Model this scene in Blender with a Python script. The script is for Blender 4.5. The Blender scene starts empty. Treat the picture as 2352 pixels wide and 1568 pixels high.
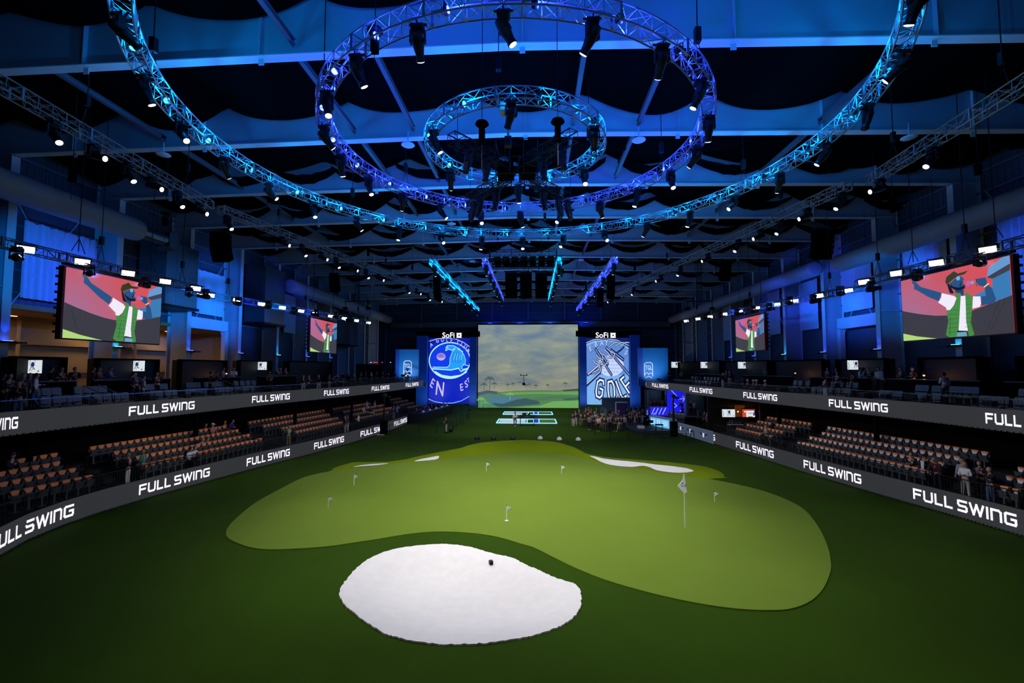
import bpy, bmesh, math, random
from mathutils import Vector, Matrix
from mathutils.geometry import delaunay_2d_cdt
random.seed(7)
S = bpy.context.scene
COL = S.collection
PI = math.pi
def lin(c):
    return tuple(((v/255)/12.92 if v/255 <= .04045 else ((v/255+.055)/1.055)**2.4) for v in c)
# ---------------------------------------------------------------- camera, world, exposure
F_PX, CAM_Z, CAM_X = 1045.0, 7.1, 1.0
PITCH, YAW = math.radians(3.4), math.radians(2.72)
cam = bpy.data.cameras.new('camera'); camo = bpy.data.objects.new('camera', cam); COL.objects.link(camo)
camo.location = (CAM_X, 0, CAM_Z); camo.rotation_euler = (PI/2+PITCH, 0, YAW)
cam.sensor_width = 36; cam.lens = 36*F_PX/2352; cam.clip_end = 400; cam.clip_start = .1
S.camera = camo
S.view_settings.view_transform = 'Standard'; S.view_settings.look = 'None'
S.view_settings.gamma = 1; S.view_settings.exposure = 0; S.view_settings.use_curve_mapping = False
W = bpy.data.worlds.new('world'); S.world = W; W.use_nodes = True
W.node_tree.nodes['Background'].inputs[0].default_value = (.5, .62, .9, 1)
W.node_tree.nodes['Background'].inputs[1].default_value = .012
P_RING = 1060.0      # watt of one white ring fixture
P_TRUSS = 700.0
P_BLUE = 260.0       # watt of one blue wash inside a ring
P_WALL = 1900.0      # watt of one wall wash head
P_PANEL = 500.0
# ---------------------------------------------------------------- where a photographed point lies on a real plane
C0 = Vector((CAM_X, 0, CAM_Z))
FW = Vector((-math.sin(YAW)*math.cos(PITCH), math.cos(YAW)*math.cos(PITCH), math.sin(PITCH)))
RT = Vector((math.cos(YAW), math.sin(YAW), 0)); UP = RT.cross(FW)
def ray(px, py): return FW*F_PX + RT*(px-1176) + UP*(784-py)
def onz(px, py, z=0.0):
    r = ray(px, py); return C0 + r*((z-CAM_Z)/r.z)
def onx(px, py, x):
    r = ray(px, py); return C0 + r*((x-CAM_X)/r.x)
def ony(px, py, y):
    r = ray(px, py); return C0 + r*(y/r.y)
def proj(p):
    v = Vector(p)-C0; d = v.dot(FW); return 1176+F_PX*v.dot(RT)/d, 784-F_PX*v.dot(UP)/d
def interp(t, tab):
    if t <= tab[0][0]: return tab[0][1]
    for (a, u), (b, v) in zip(tab, tab[1:]):
        if t <= b: return u+(v-u)*(t-a)/(b-a)
    return tab[-1][1]
# ---------------------------------------------------------------- materials
MATS = {}
def mat(name, rgb, rough=.6, metal=0., emit=None, strength=1., noise=0, nscale=4., bump=0., alt=None):
    if name in MATS: return MATS[name]
    m = bpy.data.materials.new(name); m.use_nodes = True; nt = m.node_tree; b = nt.nodes['Principled BSDF']
    c = lin(rgb)
    b.inputs['Base Color'].default_value = (*c, 1); b.inputs['Roughness'].default_value = rough; b.inputs['Metallic'].default_value = metal
    if emit:
        b.inputs['Emission Color'].default_value = (*lin(emit), 1); b.inputs['Emission Strength'].default_value = strength
    if noise or bump:
        tc = nt.nodes.new('ShaderNodeTexCoord'); n = nt.nodes.new('ShaderNodeTexNoise'); n.inputs['Scale'].default_value = nscale; n.inputs['Detail'].default_value = 5
        nt.links.new(tc.outputs['Object'], n.inputs['Vector'])
        if noise:
            mx = nt.nodes.new('ShaderNodeMix'); mx.data_type = 'RGBA'
            c2 = lin(alt) if alt else tuple(v*(1-noise) for v in c)
            mx.inputs[6].default_value = (*c, 1); mx.inputs[7].default_value = (*c2, 1)
            nt.links.new(n.outputs['Fac'], mx.inputs[0]); nt.links.new(mx.outputs[2], b.inputs['Base Color'])
        if bump:
            bp = nt.nodes.new('ShaderNodeBump'); bp.inputs['Strength'].default_value = bump; bp.inputs['Distance'].default_value = .05
            nt.links.new(n.outputs['Fac'], bp.inputs['Height']); nt.links.new(bp.outputs['Normal'], b.inputs['Normal'])
    MATS[name] = m; return m
def turf(name, a, b_, scale, bump):
    m = bpy.data.materials.new(name); m.use_nodes = True; nt = m.node_tree; b = nt.nodes['Principled BSDF']
    b.inputs['Roughness'].default_value = .9; b.inputs['Specular IOR Level'].default_value = .1
    tc = nt.nodes.new('ShaderNodeTexCoord')
    n1 = nt.nodes.new('ShaderNodeTexNoise'); n1.inputs['Scale'].default_value = scale; n1.inputs['Detail'].default_value = 8; n1.inputs['Roughness'].default_value = .75
    n2 = nt.nodes.new('ShaderNodeTexNoise'); n2.inputs['Scale'].default_value = .18; n2.inputs['Detail'].default_value = 3
    ad = nt.nodes.new('ShaderNodeMath'); ad.operation = 'MULTIPLY_ADD'; ad.inputs[1].default_value = .55
    mr = nt.nodes.new('ShaderNodeMapRange'); mr.inputs[1].default_value = .35; mr.inputs[2].default_value = 1.0
    nt.links.new(tc.outputs['Object'], n1.inputs['Vector']); nt.links.new(tc.outputs['Object'], n2.inputs['Vector'])
    nt.links.new(n1.outputs['Fac'], ad.inputs[0]); nt.links.new(n2.outputs['Fac'], ad.inputs[2])
    nt.links.new(ad.outputs[0], mr.inputs[0])
    mx = nt.nodes.new('ShaderNodeMix'); mx.data_type = 'RGBA'; mx.inputs[6].default_value = (*a, 1); mx.inputs[7].default_value = (*b_, 1)
    nt.links.new(mr.outputs[0], mx.inputs[0]); nt.links.new(mx.outputs[2], b.inputs['Base Color'])
    bp = nt.nodes.new('ShaderNodeBump'); bp.inputs['Strength'].default_value = bump; bp.inputs['Distance'].default_value = .03
    nt.links.new(n1.outputs['Fac'], bp.inputs['Height']); nt.links.new(bp.outputs['Normal'], b.inputs['Normal'])
    MATS[name] = m; return m
TURF = turf('rough turf', (.019, .046, .0), (.031, .074, .0), 30, .5)
GREEN = turf('putting turf', (.122, .190, .016), (.148, .222, .022), 60, .1)
MOUND = turf('fringe turf', (.105, .155, .001), (.17, .24, .002), 40, .4)
SAND = mat('white sand', (236, 234, 230), .95, noise=1, alt=(222, 218, 212), nscale=3, bump=.25)
STEEL = mat('painted steel', (190, 192, 196), .55, noise=.15, nscale=.6)
STEELW = mat('pale steel flange', (215, 214, 208), .5)
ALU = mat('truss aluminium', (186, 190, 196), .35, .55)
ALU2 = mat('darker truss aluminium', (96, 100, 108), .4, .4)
BLK = mat('black metal', (14, 14, 16), .5)
BLKM = mat('matt black', (8, 8, 9), .85)
FABR = mat('black drape', (5, 5, 5), 1.0)
CEIL = mat('black roof deck', (12, 12, 14), .9)
STRUT = mat('grey strut paint', (92, 94, 98), .6)
WALLM = mat('corrugated wall panel', (84, 89, 100), .6, noise=.2, nscale=.5)
GIRT = mat('wall girt', (112, 117, 128), .5)
CONC = mat('dark stand concrete', (26, 26, 28), .85, noise=.3, nscale=2)
CURT = mat('pale curtain', (205, 208, 214), .8, noise=.1, nscale=3)
DUCT = mat('duct fabric', (170, 172, 178), .55, noise=.12, nscale=1.5)
GALV = mat('galvanised steel', (150, 155, 160), .3, .8, noise=.25, nscale=3)
TAN = mat('tan plaster', (176, 140, 88), .8, noise=.15, nscale=1)
ORANGE = mat('orange headrest cover', (250, 148, 88), .7)
SEATD = mat('charcoal seat', (74, 78, 82), .6)
SEATW = mat('white seat card', (222, 226, 228), .6)
LOUNGE = mat('tufted grey vinyl', (88, 94, 94), .4)
WOODP = mat('brown suite panel', (26, 20, 17), .6, noise=.3, nscale=2)
CHROME = mat('steel handrail', (170, 175, 180), .25, .8)
BLUEP = mat('blue painted panel', (8, 92, 212), .6)
LEDBG = mat('dark led face', (10, 10, 11), .6, emit=(45, 46, 48), strength=1)
LEDTX = mat('white led lettering', (10, 10, 10), .6, emit=(238, 232, 250), strength=1.25)
LENSW = mat('white lamp lens', (255, 250, 240), .3, emit=(255, 246, 232), strength=9)
LENSD = mat('unlit lens', (40, 42, 50), .1)
PANEL = mat('white flood panel', (255, 255, 255), .3, emit=(255, 252, 245), strength=6)
LENSC = mat('cyan lamp lens', (200, 240, 255), .3, emit=(50, 190, 255), strength=9)
LENSB = mat('blue lamp lens', (190, 200, 255), .3, emit=(60, 85, 255), strength=10)
WHITE = mat('white plastic', (226, 228, 230), .5)
WARM = mat('warm bulb', (255, 180, 110), .4, emit=(255, 150, 80), strength=6)
def emi(rgb, s=1.):
    return mat('led %d %d %d %.1f' % (*[int(v) for v in rgb], s), (5, 5, 5), .6, emit=rgb, strength=s)
def art_mat():
    if 'led picture' in MATS: return MATS['led picture']
    m = bpy.data.materials.new('led picture'); m.use_nodes = True; nt = m.node_tree; b = nt.nodes['Principled BSDF']
    b.inputs['Base Color'].default_value = (.01, .01, .01, 1)
    a = nt.nodes.new('ShaderNodeAttribute'); a.attribute_name = 'Col'
    nt.links.new(a.outputs['Color'], b.inputs['Emission Color']); b.inputs['Emission Strength'].default_value = 1
    MATS['led picture'] = m; return m
# ---------------------------------------------------------------- mesh builder
class MB:
    def __init__(s): s.v = []; s.f = []; s.m = []; s.c = None
    def add(s, vs, fs, mi=0, col=None):
        o = len(s.v); s.v += [tuple(v) for v in vs]
        for f in fs: s.f.append([o+i for i in f]); s.m.append(mi)
        if col is not None:
            if s.c is None: s.c = []
            s.c += [col]*len(fs)
        return s
    def box(s, c, d, mi=0, R=None):
        x, y, z = d[0]/2, d[1]/2, d[2]/2
        vs = [Vector((a*x, b*y, e*z)) for a in (-1, 1) for b in (-1, 1) for e in (-1, 1)]
        if R: vs = [R @ v for v in vs]
        c = Vector(c)
        return s.add([v+c for v in vs], [(0, 1, 3, 2), (4, 6, 7, 5), (0, 4, 5, 1), (2, 3, 7, 6), (0, 2, 6, 4), (1, 5, 7, 3)], mi)
    def prism(s, pts, a, b, mi=0):      # pts: closed ring in 3D, extruded by vector a->b
        n = len(pts); a, b = Vector(a), Vector(b)
        vs = [Vector(p)+a for p in pts]+[Vector(p)+b for p in pts]
        return s.add(vs, [tuple(range(n))[::-1], tuple(range(n, 2*n))]+[(i, (i+1) % n, n+(i+1) % n, n+i) for i in range(n)], mi)
    def tube(s, p, q, r, n=5, mi=0, r2=None, cap=True):
        p, q = Vector(p), Vector(q); d = q-p
        if d.length < 1e-6: return s
        d.normalize(); a = d.orthogonal().normalized(); b = d.cross(a); r2 = r if r2 is None else r2
        vs = []
        for k in range(n):
            t = 2*PI*k/n; w = a*math.cos(t)+b*math.sin(t); vs += [p+w*r, q+w*r2]
        fs = [(2*k, 2*((k+1) % n), 2*((k+1) % n)+1, 2*k+1) for k in range(n)]
        if cap: fs += [tuple(2*k for k in range(n))[::-1], tuple(2*k+1 for k in range(n))]
        return s.add(vs, fs, mi)
    def path(s, pts, r, n=5, mi=0):
        for a, b in zip(pts, pts[1:]): s.tube(a, b, r, n, mi)
        return s
    def lathe(s, prof, c=(0, 0, 0), n=12, mi=0, R=None):   # prof [(r,z)]
        vs = []; c = Vector(c)
        for r, z in prof:
            for k in range(n):
                v = Vector((r*math.cos(2*PI*k/n), r*math.sin(2*PI*k/n), z)); vs.append((R @ v if R else v)+c)
        fs = []
        for j in range(len(prof)-1):
            for k in range(n): fs.append((j*n+k, j*n+(k+1) % n, (j+1)*n+(k+1) % n, (j+1)*n+k))
        fs += [tuple(range(n))[::-1], tuple((len(prof)-1)*n+k for k in range(n))]
        return s.add(vs, fs, mi)
    def ball(s, c, r, n=10, sc=(1, 1, 1), mi=0):
        pr = [(max(.001, math.sin(PI*k/(n//2+1)))*r, -math.cos(PI*k/(n//2+1))*r) for k in range(n//2+2)]
        o = len(s.v); s.lathe(pr, (0, 0, 0), n, mi)
        s.v[o:] = [(v[0]*sc[0]+c[0], v[1]*sc[1]+c[1], v[2]*sc[2]+c[2]) for v in s.v[o:]]
        return s
    def mesh(s, name, mats, smooth=False):
        me = bpy.data.meshes.new(name); me.from_pydata(s.v, [], s.f)
        for m in (mats if isinstance(mats, (list, tuple)) else [mats]): me.materials.append(m)
        for p, mi in zip(me.polygons, s.m): p.material_index = mi; p.use_smooth = smooth
        if s.c:
            at = me.color_attributes.new('Col', 'FLOAT_COLOR', 'CORNER')
            for p, c in zip(me.polygons, s.c):
                for k, li in enumerate(p.loop_indices):
                    cc = c[k] if isinstance(c[0], (tuple, list)) else c
                    at.data[li].color = (*lin(cc), 1)
        me.update(); return me
    def build(s, name, mats, parent=None, smooth=False):
        return put(name, s.mesh(name, mats, smooth), parent)
def put(name, me, parent=None):
    o = bpy.data.objects.new(name, me); COL.objects.link(o)
    if parent: o.parent = parent
    return o
def tag(o, label=None, cat=None, group=None, kind=None):
    if label: o['label'] = label
    if cat: o['category'] = cat
    if group: o['group'] = group
    if kind: o['kind'] = kind
    return o
def thing(name, label, cat, loc=(0, 0, 0), rz=0, group=None):
    o = bpy.data.objects.new(name, None); COL.objects.link(o); o.location = loc; o.rotation_euler = (0, 0, rz); o.empty_display_size = .2
    return tag(o, label, cat, group)
for m_ in (FABR, CEIL, BLKM): m_.node_tree.nodes['Principled BSDF'].inputs['Specular IOR Level'].default_value = .05
def struct(o): o['kind'] = 'structure'; return o
def lamp(kind, loc, energy, color, parent=None, aim=None, size=.1, angle=60, blend=.5, name='lamp'):
    l = bpy.data.lights.new(name, kind); l.energy = energy; l.color = color
    if kind in ('SPOT', 'POINT'): l.shadow_soft_size = size
    if kind == 'SPOT': l.spot_size = math.radians(angle); l.spot_blend = blend
    if kind == 'AREA': l.size = size
    o = bpy.data.objects.new(name, l); COL.objects.link(o); o.location = loc
    if aim is not None: o.rotation_euler = (Vector(aim)-Vector(loc)).to_track_quat('-Z', 'Y').to_euler()
    if parent:
        o.parent = parent
    return o
ORD = ['first', 'second', 'third', 'fourth', 'fifth', 'sixth', 'seventh', 'eighth', 'ninth', 'tenth', 'eleventh', 'twelfth', 'thirteenth', 'fourteenth', 'fifteenth', 'sixteenth', 'seventeenth', 'eighteenth', 'nineteenth', 'twentieth', 'twenty-first', 'twenty-second', 'twenty-third', 'twenty-fourth', 'twenty-fifth', 'twenty-sixth', 'twenty-seventh', 'twenty-eighth']
def text_mesh(body, size=1., extrude=0):
    c = bpy.data.curves.new('t', 'FONT'); c.body = body; c.size = size; c.align_x = 'CENTER'; c.align_y = 'CENTER'; c.resolution_u = 3; c.offset = .012*size
    o = bpy.data.objects.new('t', c); COL.objects.link(o); bpy.context.view_layer.update()
    me = bpy.data.meshes.new_from_object(o.evaluated_get(bpy.context.evaluated_depsgraph_get()))
    vs = [v.co.copy() for v in me.vertices]; fs = [tuple(p.vertices) for p in me.polygons]
    bpy.data.objects.remove(o); bpy.data.curves.remove(c); bpy.data.meshes.remove(me)
    return vs, fs
# art on a flat display: origin, unit vectors, outward normal; layers get thin offsets
class Art:
    def __init__(s, O, U, V, N): s.O, s.U, s.V, s.N = Vector(O), Vector(U), Vector(V), Vector(N); s.mb = MB(); s.k = 0
    def P(s, u, v): return s.O+s.U*u+s.V*v+s.N*(.004*s.k)
    def poly(s, pts, col):
        s.k += 1; s.mb.add([s.P(*p) for p in pts], [tuple(range(len(pts)))], 0, col); return s
    def stroke(s, pts, w, col, closed=False):
        s.k += 1
        P = [Vector(p) for p in pts]
        if closed: P = P+[P[0]]
        for a, b in zip(P, P[1:]):
            d = b-a
            if d.length < 1e-9: continue
            d.normalize(); n = Vector((-d.y, d.x))*w/2; e = d*w*.35
            s.mb.add([s.P(*(a-e-n)), s.P(*(b+e-n)), s.P(*(b+e+n)), s.P(*(a-e+n))], [(0, 1, 2, 3)], 0, col)
        return s
    def disc(s, c, r, col, n=20, ry=None, w=None):
        pts = [(c[0]+r*math.cos(2*PI*k/n), c[1]+(ry or r)*math.sin(2*PI*k/n)) for k in range(n)]
        return s.stroke(pts, w, col, True) if w else s.poly(pts, col)
    def text(s, body, c, size, col, rot=0, sx=1.):
        s.k += 1; vs, fs = text_mesh(body, size); ca, sa = math.cos(rot), math.sin(rot)
        s.mb.add([s.P(c[0]+(v.x*sx*ca-v.y*sa), c[1]+(v.x*sx*sa+v.y*ca)) for v in vs], fs, 0, col); return s
    def done(s, name, parent): return s.mb.build(name, art_mat(), parent)
# ================================================================ ground
def PZ(pts, z=0): return [(p.x, p.y) for p in (onz(a, b, z) for a, b in pts)]
def zoomed(pts, ox, oy, s): return [(ox+x/s, oy+y/s) for x, y in pts]
BUNK_PX = zoomed([(150,480),(155,560),(200,620),(270,680),(370,760),(520,845),(650,885),(850,920),(1000,932),(1180,930),(1400,917),(1600,885),(1730,860),(1900,805),(2020,740),(2100,660),(2123,580),(2110,490),(2050,430),(1900,385),(1780,325),(1680,285),(1560,225),(1400,185),(1270,150),(1150,122),(1000,110),(850,115),(680,135),(540,165),(400,220),(300,290),(210,385)], 740, 1220, 3.5636)
GREEN_PX = [(519,1223),(522,1234),(536,1244),(574,1257.6),(619,1262.7),(678.6,1261),(753,1255.5),(812.5,1247),(872,1238),(931.5,1228),(991,1222),(1050.6,1222.5),(1110,1228),(1155,1237),(1200,1250.5),(1227,1258.5),(1268,1279),(1319,1304),(1387,1331.6),(1472,1357),(1557,1377.5),(1642,1393),(1710,1400.7),(1778,1402.7),(1822.4,1398),(1863,1381),(1890.5,1353.7),(1905.8,1319.7),(1909,1296),(1900.7,1255),(1880,1211),(1846,1170),(1795,1143),(1727,1120.7)]
BACK_PX = [(1625,1099.7),(1540,1088.4),(1455,1074.8),(1387,1065.6),(1349.7,1054.4),(1302,1042.5),(1251,1039),(1200,1037),(1154.8,1039.8),(1065.5,1049.3),(946.4,1061),(857,1070),(791.7,1079)]
GREEN_PX = GREEN_PX+BACK_PX+[(738,1086.5),(693.5,1098.4),(648.8,1120.7),(589,1153.5),(544.6,1189),(525,1210)]
def smooth_closed(P, n=4):
    out = []; N = len(P)
    for i in range(N):
        p0, p1, p2, p3 = (Vector(P[(i+k-1) % N]) for k in range(4))
        for j in range(n):
            t = j/n
            out.append(tuple(.5*((2*p1)+(p2-p0)*t+(2*p0-5*p1+4*p2-p3)*t*t+(3*p1-p0-3*p2+p3)*t**3)))
    return out
BUNK = smooth_closed(PZ(BUNK_PX)); GRN = smooth_closed(PZ(GREEN_PX), 3)
def inside(p, P):
    c = False; x, y = p; j = len(P)-1
    for i in range(len(P)):
        if (P[i][1] > y) != (P[j][1] > y) and x < (P[j][0]-P[i][0])*(y-P[i][1])/(P[j][1]-P[i][1])+P[i][0]: c = not c
        j = i
    return c
def edist(p, P):
    x, y = p; m = 1e9; j = len(P)-1
    for i in range(len(P)):
        ax, ay = P[j]; bx, by = P[i]; dx, dy = bx-ax, by-ay; L = dx*dx+dy*dy or 1e-9
        t = max(0, min(1, ((x-ax)*dx+(y-ay)*dy)/L)); m = min(m, math.hypot(x-ax-t*dx, y-ay-t*dy)); j = i
    return m
BX0, BX1 = min(p[0] for p in BUNK), max(p[0] for p in BUNK); BY0, BY1 = min(p[1] for p in BUNK), max(p[1] for p in BUNK)
def hgt(x, y):
    if BX0 < x < BX1 and BY0 < y < BY1 and inside((x, y), BUNK):
        d = min(1, edist((x, y), BUNK)/2.2); return -.42*d*d*(3-2*d)
    return 0
mb = MB(); xs = [-31+.5*i for i in range(125)]; ys = [0+.5*i for i in range(176)]
mb.v = [(x, y, hgt(x, y)*1.25-.01) for y in ys for x in xs]; nx = len(xs)
mb.f = [(j*nx+i, j*nx+i+1, (j+1)*nx+i+1, (j+1)*nx+i) for j in range(len(ys)-1) for i in range(nx-1)]; mb.m = [0]*len(mb.f)
struct(mb.build('floor', TURF, smooth=True))
def sheet(name, P, fz, step, m, fall=0):
    n = len(P); pts = [Vector(p) for p in P]
    x0, x1 = min(p[0] for p in P), max(p[0] for p in P); y0, y1 = min(p[1] for p in P), max(p[1] for p in P)
    y = y0+step*.5
    while y < y1:
        x = x0+step*.5
        while x < x1:
            if inside((x, y), P) and edist((x, y), P) > step*.4: pts.append(Vector((x, y)))
            x += step
        y += step
    vo, eo, fo, *_ = delaunay_2d_cdt(pts, [(i, (i+1) % n) for i in range(n)], [], 1, 1e-5)
    mb = MB(); mb.add([(v.x, v.y, fz(v.x, v.y)) for v in vo], [tuple(f) for f in fo])
    # thin edge down to the turf
    vs = [(p[0], p[1], fz(*p)) for p in P]+[(p[0], p[1], -.01) for p in P]
    mb.add(vs, [(i, (i+1) % n, n+(i+1) % n, n+i) for i in range(n)])
    return mb.build(name, m, smooth=False)
def gh(x, y):
    d = edist((x, y), GRN) if inside((x, y), GRN) else 0
    return .03+min(1, d/4)*.10*(math.sin(x*.33+1)*math.cos(y*.42)+1.0)
g = sheet('putting_green', GRN, gh, 1.0, GREEN)
for p in g.data.polygons: p.use_smooth = True
tag(g, 'large kidney shaped light green putting green in the middle of the field', 'putting green')
b = sheet('sand_bunker', [(x+random.uniform(-.03, .03), y+random.uniform(-.03, .03)) for x, y in smooth_closed(BUNK, 2)], lambda x, y: hgt(x, y)+.035, .35, SAND)
for p in b.data.polygons: p.use_smooth = True
tag(b, 'big white sand bunker at the front, nearest the camera', 'bunker')
# olive fringe mound behind the green
TOP_PX = [(747,1083),(783,1073),(812,1066),(896,1062),(931,1057.5),(961,1050.8),(1006,1041.8),(1050.6,1033),(1080,1022.5),(1110,1016.5),(1155,1013),(1200,1011),(1251,1013),(1285,1017),(1319,1029),(1346,1044),(1387,1054),(1455,1061),(1540,1070.7),(1608,1080),(1650,1088),(1673,1096)]
FRT = sorted(BACK_PX+[(747,1085),(1673,1096.6)])
def mcol(px):
    yf, yt = interp(px, FRT), interp(px, TOP_PX); A = onz(px, yf, .02); h = max(.3, yf-yt)
    B = ony(px, min(yt, yf-.3), A.y+.5+h*.05); return A, B, yf, yt
mb = MB(); cols = [747+(1673-747)*i/90 for i in range(91)]
for px in cols:
    A, B, yf, yt = mcol(px)
    for k in range(5): mb.v.append(tuple(A.lerp(B, k/4)))
    d = (B-A); d.z = 0; d.normalize()
    q = min(1, (yf-yt)/18)
    mb.v.append((B.x+d.x*.5*q, B.y+d.y*.5*q, B.z*.96)); mb.v.append((B.x+d.x*1.6*q, B.y+d.y*1.6*q, B.z*.55)); mb.v.append((B.x+d.x*3.2*q, B.y+d.y*3.2*q, -.04))
for i in range(90):
    for k in range(7): mb.f.append((i*8+k, (i+1)*8+k, (i+1)*8+k+1, i*8+k+1)); mb.m.append(0)
tag(mb.build('grass_mound', MOUND, smooth=True), 'olive green grass mound behind the far edge of the putting green', 'mound')
def mound_bunker(P, label):
    n = len(P); P = smooth_closed(P, 3); n = len(P); pts = [Vector(p) for p in P]
    x = min(p[0] for p in P)
    while x < max(p[0] for p in P):
        y = min(p[1] for p in P)
        while y < max(p[1] for p in P):
            if inside((x, y), P) and edist((x, y), P) > 1.2: pts.append(Vector((x, y)))
            y += 3
        x += 6
    vo, eo, fo, *_ = delaunay_2d_cdt(pts, [(i, (i+1) % n) for i in range(n)], [], 1, 1e-5)
    mb = MB()
    def f(v):
        A, B, yf, yt = mcol(v.x); t = (yf-v.y)/max(.4, yf-yt); p = A.lerp(B, max(-.05, min(1, t))); p.z += .035; return p
    mb.add([f(v) for v in vo], [tuple(q) for q in fo])
    tag(mb.build('sand_bunker', SAND, smooth=True), label, 'bunker')
mound_bunker([(811,1073),(830,1069),(860,1066),(893,1064.5),(870,1068.5),(840,1071)], 'thin white sand sliver, leftmost of the small bunkers behind the green')
mound_bunker([(952,1060),(965,1055.5),(985,1051.5),(1007.4,1047.8),(1004,1055),(980,1058)], 'small white wedge of sand just left of the high olive mound')
mound_bunker([(1355,1047.6),(1377,1051),(1411,1057),(1465,1061.5),(1506,1067.5),(1557,1072),(1584,1078),(1593,1082.7),(1581,1085.7),(1557,1086.7),(1526.5,1084),(1506,1080),(1492.5,1074),(1475.5,1070.5),(1451.7,1073),(1411,1069.7),(1384,1063),(1367,1054)], 'long white sand bunker on the right behind the green')
# pins
def pin(px, py, top, big, label, flip=1):
    g0 = onz(px, py, .05); h = ony(px, top, g0.y).z-.05
    t = thing('golf_flagstick', label, 'golf flag', (g0.x, g0.y, .04))
    r = .022 if big else .018
    MB().tube((0, 0, 0), (0, 0, h), r, 8).build('pole', WHITE, t)
    MB().lathe([(.01, 0), (.10 if big else .085, .0), (.10 if big else .085, .02), (.03, .04)], n=14).build('cup_collar', WHITE, t)
    mb = MB(); H = .85 if big else .26
    if big:
        prof = [(0, 0), (-.06, -.28), (-.27, -.52), (-.16, -.66), (0, -.84), (.10, -.76), (.08, -.5), (.04, -.2), (.03, 0)]
        n = len(prof); mb.prism([(a, .03*math.sin(i), h+b) for i, (a, b) in enumerate(prof)], (0, -.02, 0), (0, .02, 0))
    else: mb.prism([(0, 0, h-.01), (.22*flip, -.02, h-.09), (.23*flip, .03, h-.17), (0, 0, h-.25)], (0, -.006, 0), (0, .006, 0))
    fl = mb.build('flag', WHITE, t)
    if big:
        a = Art((-.09, -.055, h-.5), (.075, 0, .03), (-.03, 0, .12), (0, -1, 0))
        c = (28, 60, 120); a.stroke([(1, 1), (0, .9), (-.3, .2), (.4, -.2)], .25, c); a.stroke([(1.3, .3), (1.3, -.5), (2.0, -.3), (2.1, .3)], .25, c)
        lg = a.mb.build('flag_emblem', mat('navy print', (28, 60, 120), .7), fl)
    else: MB().box((0, 0, h+.015), (.035, .035, .04)).build('pole_tip', BLK, t)
for a in [(813, 1116, 1089, 0, 'small white putting flag, farthest left of the two on the left'), (753.5, 1174, 1140, 0, 'small white putting flag nearest the left tip of the green'), (1117, 1086, 1061, 0, 'small white putting flag, leftmost of two before the mound'), (1290, 1094, 1068, 0, 'small white putting flag, rightmost of two before the mound'), (1163.5, 1195, 1160, 0, 'small white putting flag in the centre of the green'), (1641.5, 1159, 1128, 0, 'small white putting flag, farthest right on the green')]:
    pin(*a, flip=1)
pin(1573.5, 1217, 1088, 1, 'tall white golf flagstick with a drooping printed white flag')
# black cube camera in the bunker
p = onz(1127.5, 1290, .02); z0 = hgt(p.x, p.y)+.03
t = thing('bunker_camera', 'little black box camera sitting in the white sand bunker', 'camera', (p.x, p.y, z0), .5)
MB().box((0, 0, .07), (.12, .14, .14)).build('housing', BLK, t); MB().tube((0, -.07, .08), (0, -.10, .08), .035, 10).build('lens_ring', BLKM, t)
for i, (px, py, c) in enumerate([(1095, 1009, 0), (1133, 1009.5, 0), (1177, 1009.5, 0), (1241, 1010, 1), (1285, 1012, 1), (1329, 1013, 1)]):
    q = onz(px, py, .0); nm = ['dark', 'white'][c]; k = ['left', 'middle', 'right'][i % 3]
    t = thing('tee_marker', '%s %s dome marker on the turf behind the olive mound' % (nm, {'left': 'leftmost', 'middle': 'middle', 'right': 'rightmost'}[k]), 'marker', (q.x, q.y+.3, 0))
    MB().lathe([(.26, 0), (.27, .1), (.22, .24), (.1, .33), (.01, .35)], n=14).build('dome', [mat('navy dome', (24, 32, 52), .5), WHITE][c], t, True)
    MB().lathe([(.30, 0), (.30, .04)], n=14).build('base', BLK, t)
# ================================================================ shell
BAY = 6.68; Y0 = 16.94; NB = 11; XC = 28.1; XW = 29.9
def zb(x): return 19.62-.018*abs(x)
def Yk(k): return Y0+BAY*k
def wall(side):
    s = -1 if side == 'left' else 1; mb = MB()
    mb.box((s*(XW+.1), 43, 16.2), (.2, 96, 11.0))
    if side == 'left':
        for a, b2 in ((-5, 24.2), (43.9, 91)): mb.box((s*(XW+.1), (a+b2)/2, 7.2), (.2, b2-a, 7.0))
    else: mb.box((s*(XW+.1), 43, 7.2), (.2, 96, 7.0))
    mb.box((s*(XW+.1), 43, 1.9), (.2, 96, 3.8))
    z = 11.6
    while z < 21: mb.box((s*(XW-.12), 43, z), (.24, 96, .12), 1); z += 1.35
    y = -2
    while y < 88: mb.box((s*(XW-.01), y, 16.2), (.03, .05, 10.8)); y += .42
    return struct(mb.build('wall_'+side, [WALLM, GIRT]))
wall('left'); wall('right')
mb = MB(); mb.box((0, 88.4, 11), (60, .3, 22))
for z in [9+1.5*i for i in range(9)]: mb.box((0, 88.15, z), (60, .25, .12), 1)
for x in range(-28, 29, 7): mb.box((x, 88.0, 11), (.4, .4, 22), 1)
struct(mb.build('wall_back', [WALLM, GIRT]))
mb = MB(); mb.box((0, 43, 22.4), (60.4, 96, .2))
for i in range(17): mb.box((0, 1+i*5.4+.0, 22.2), (60, .08, .2))
for i in range(24): mb.box((-28.75+2.5*i, 43, 22.15), (.12, 92, .22))
struct(mb.build('ceiling', CEIL))
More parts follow.
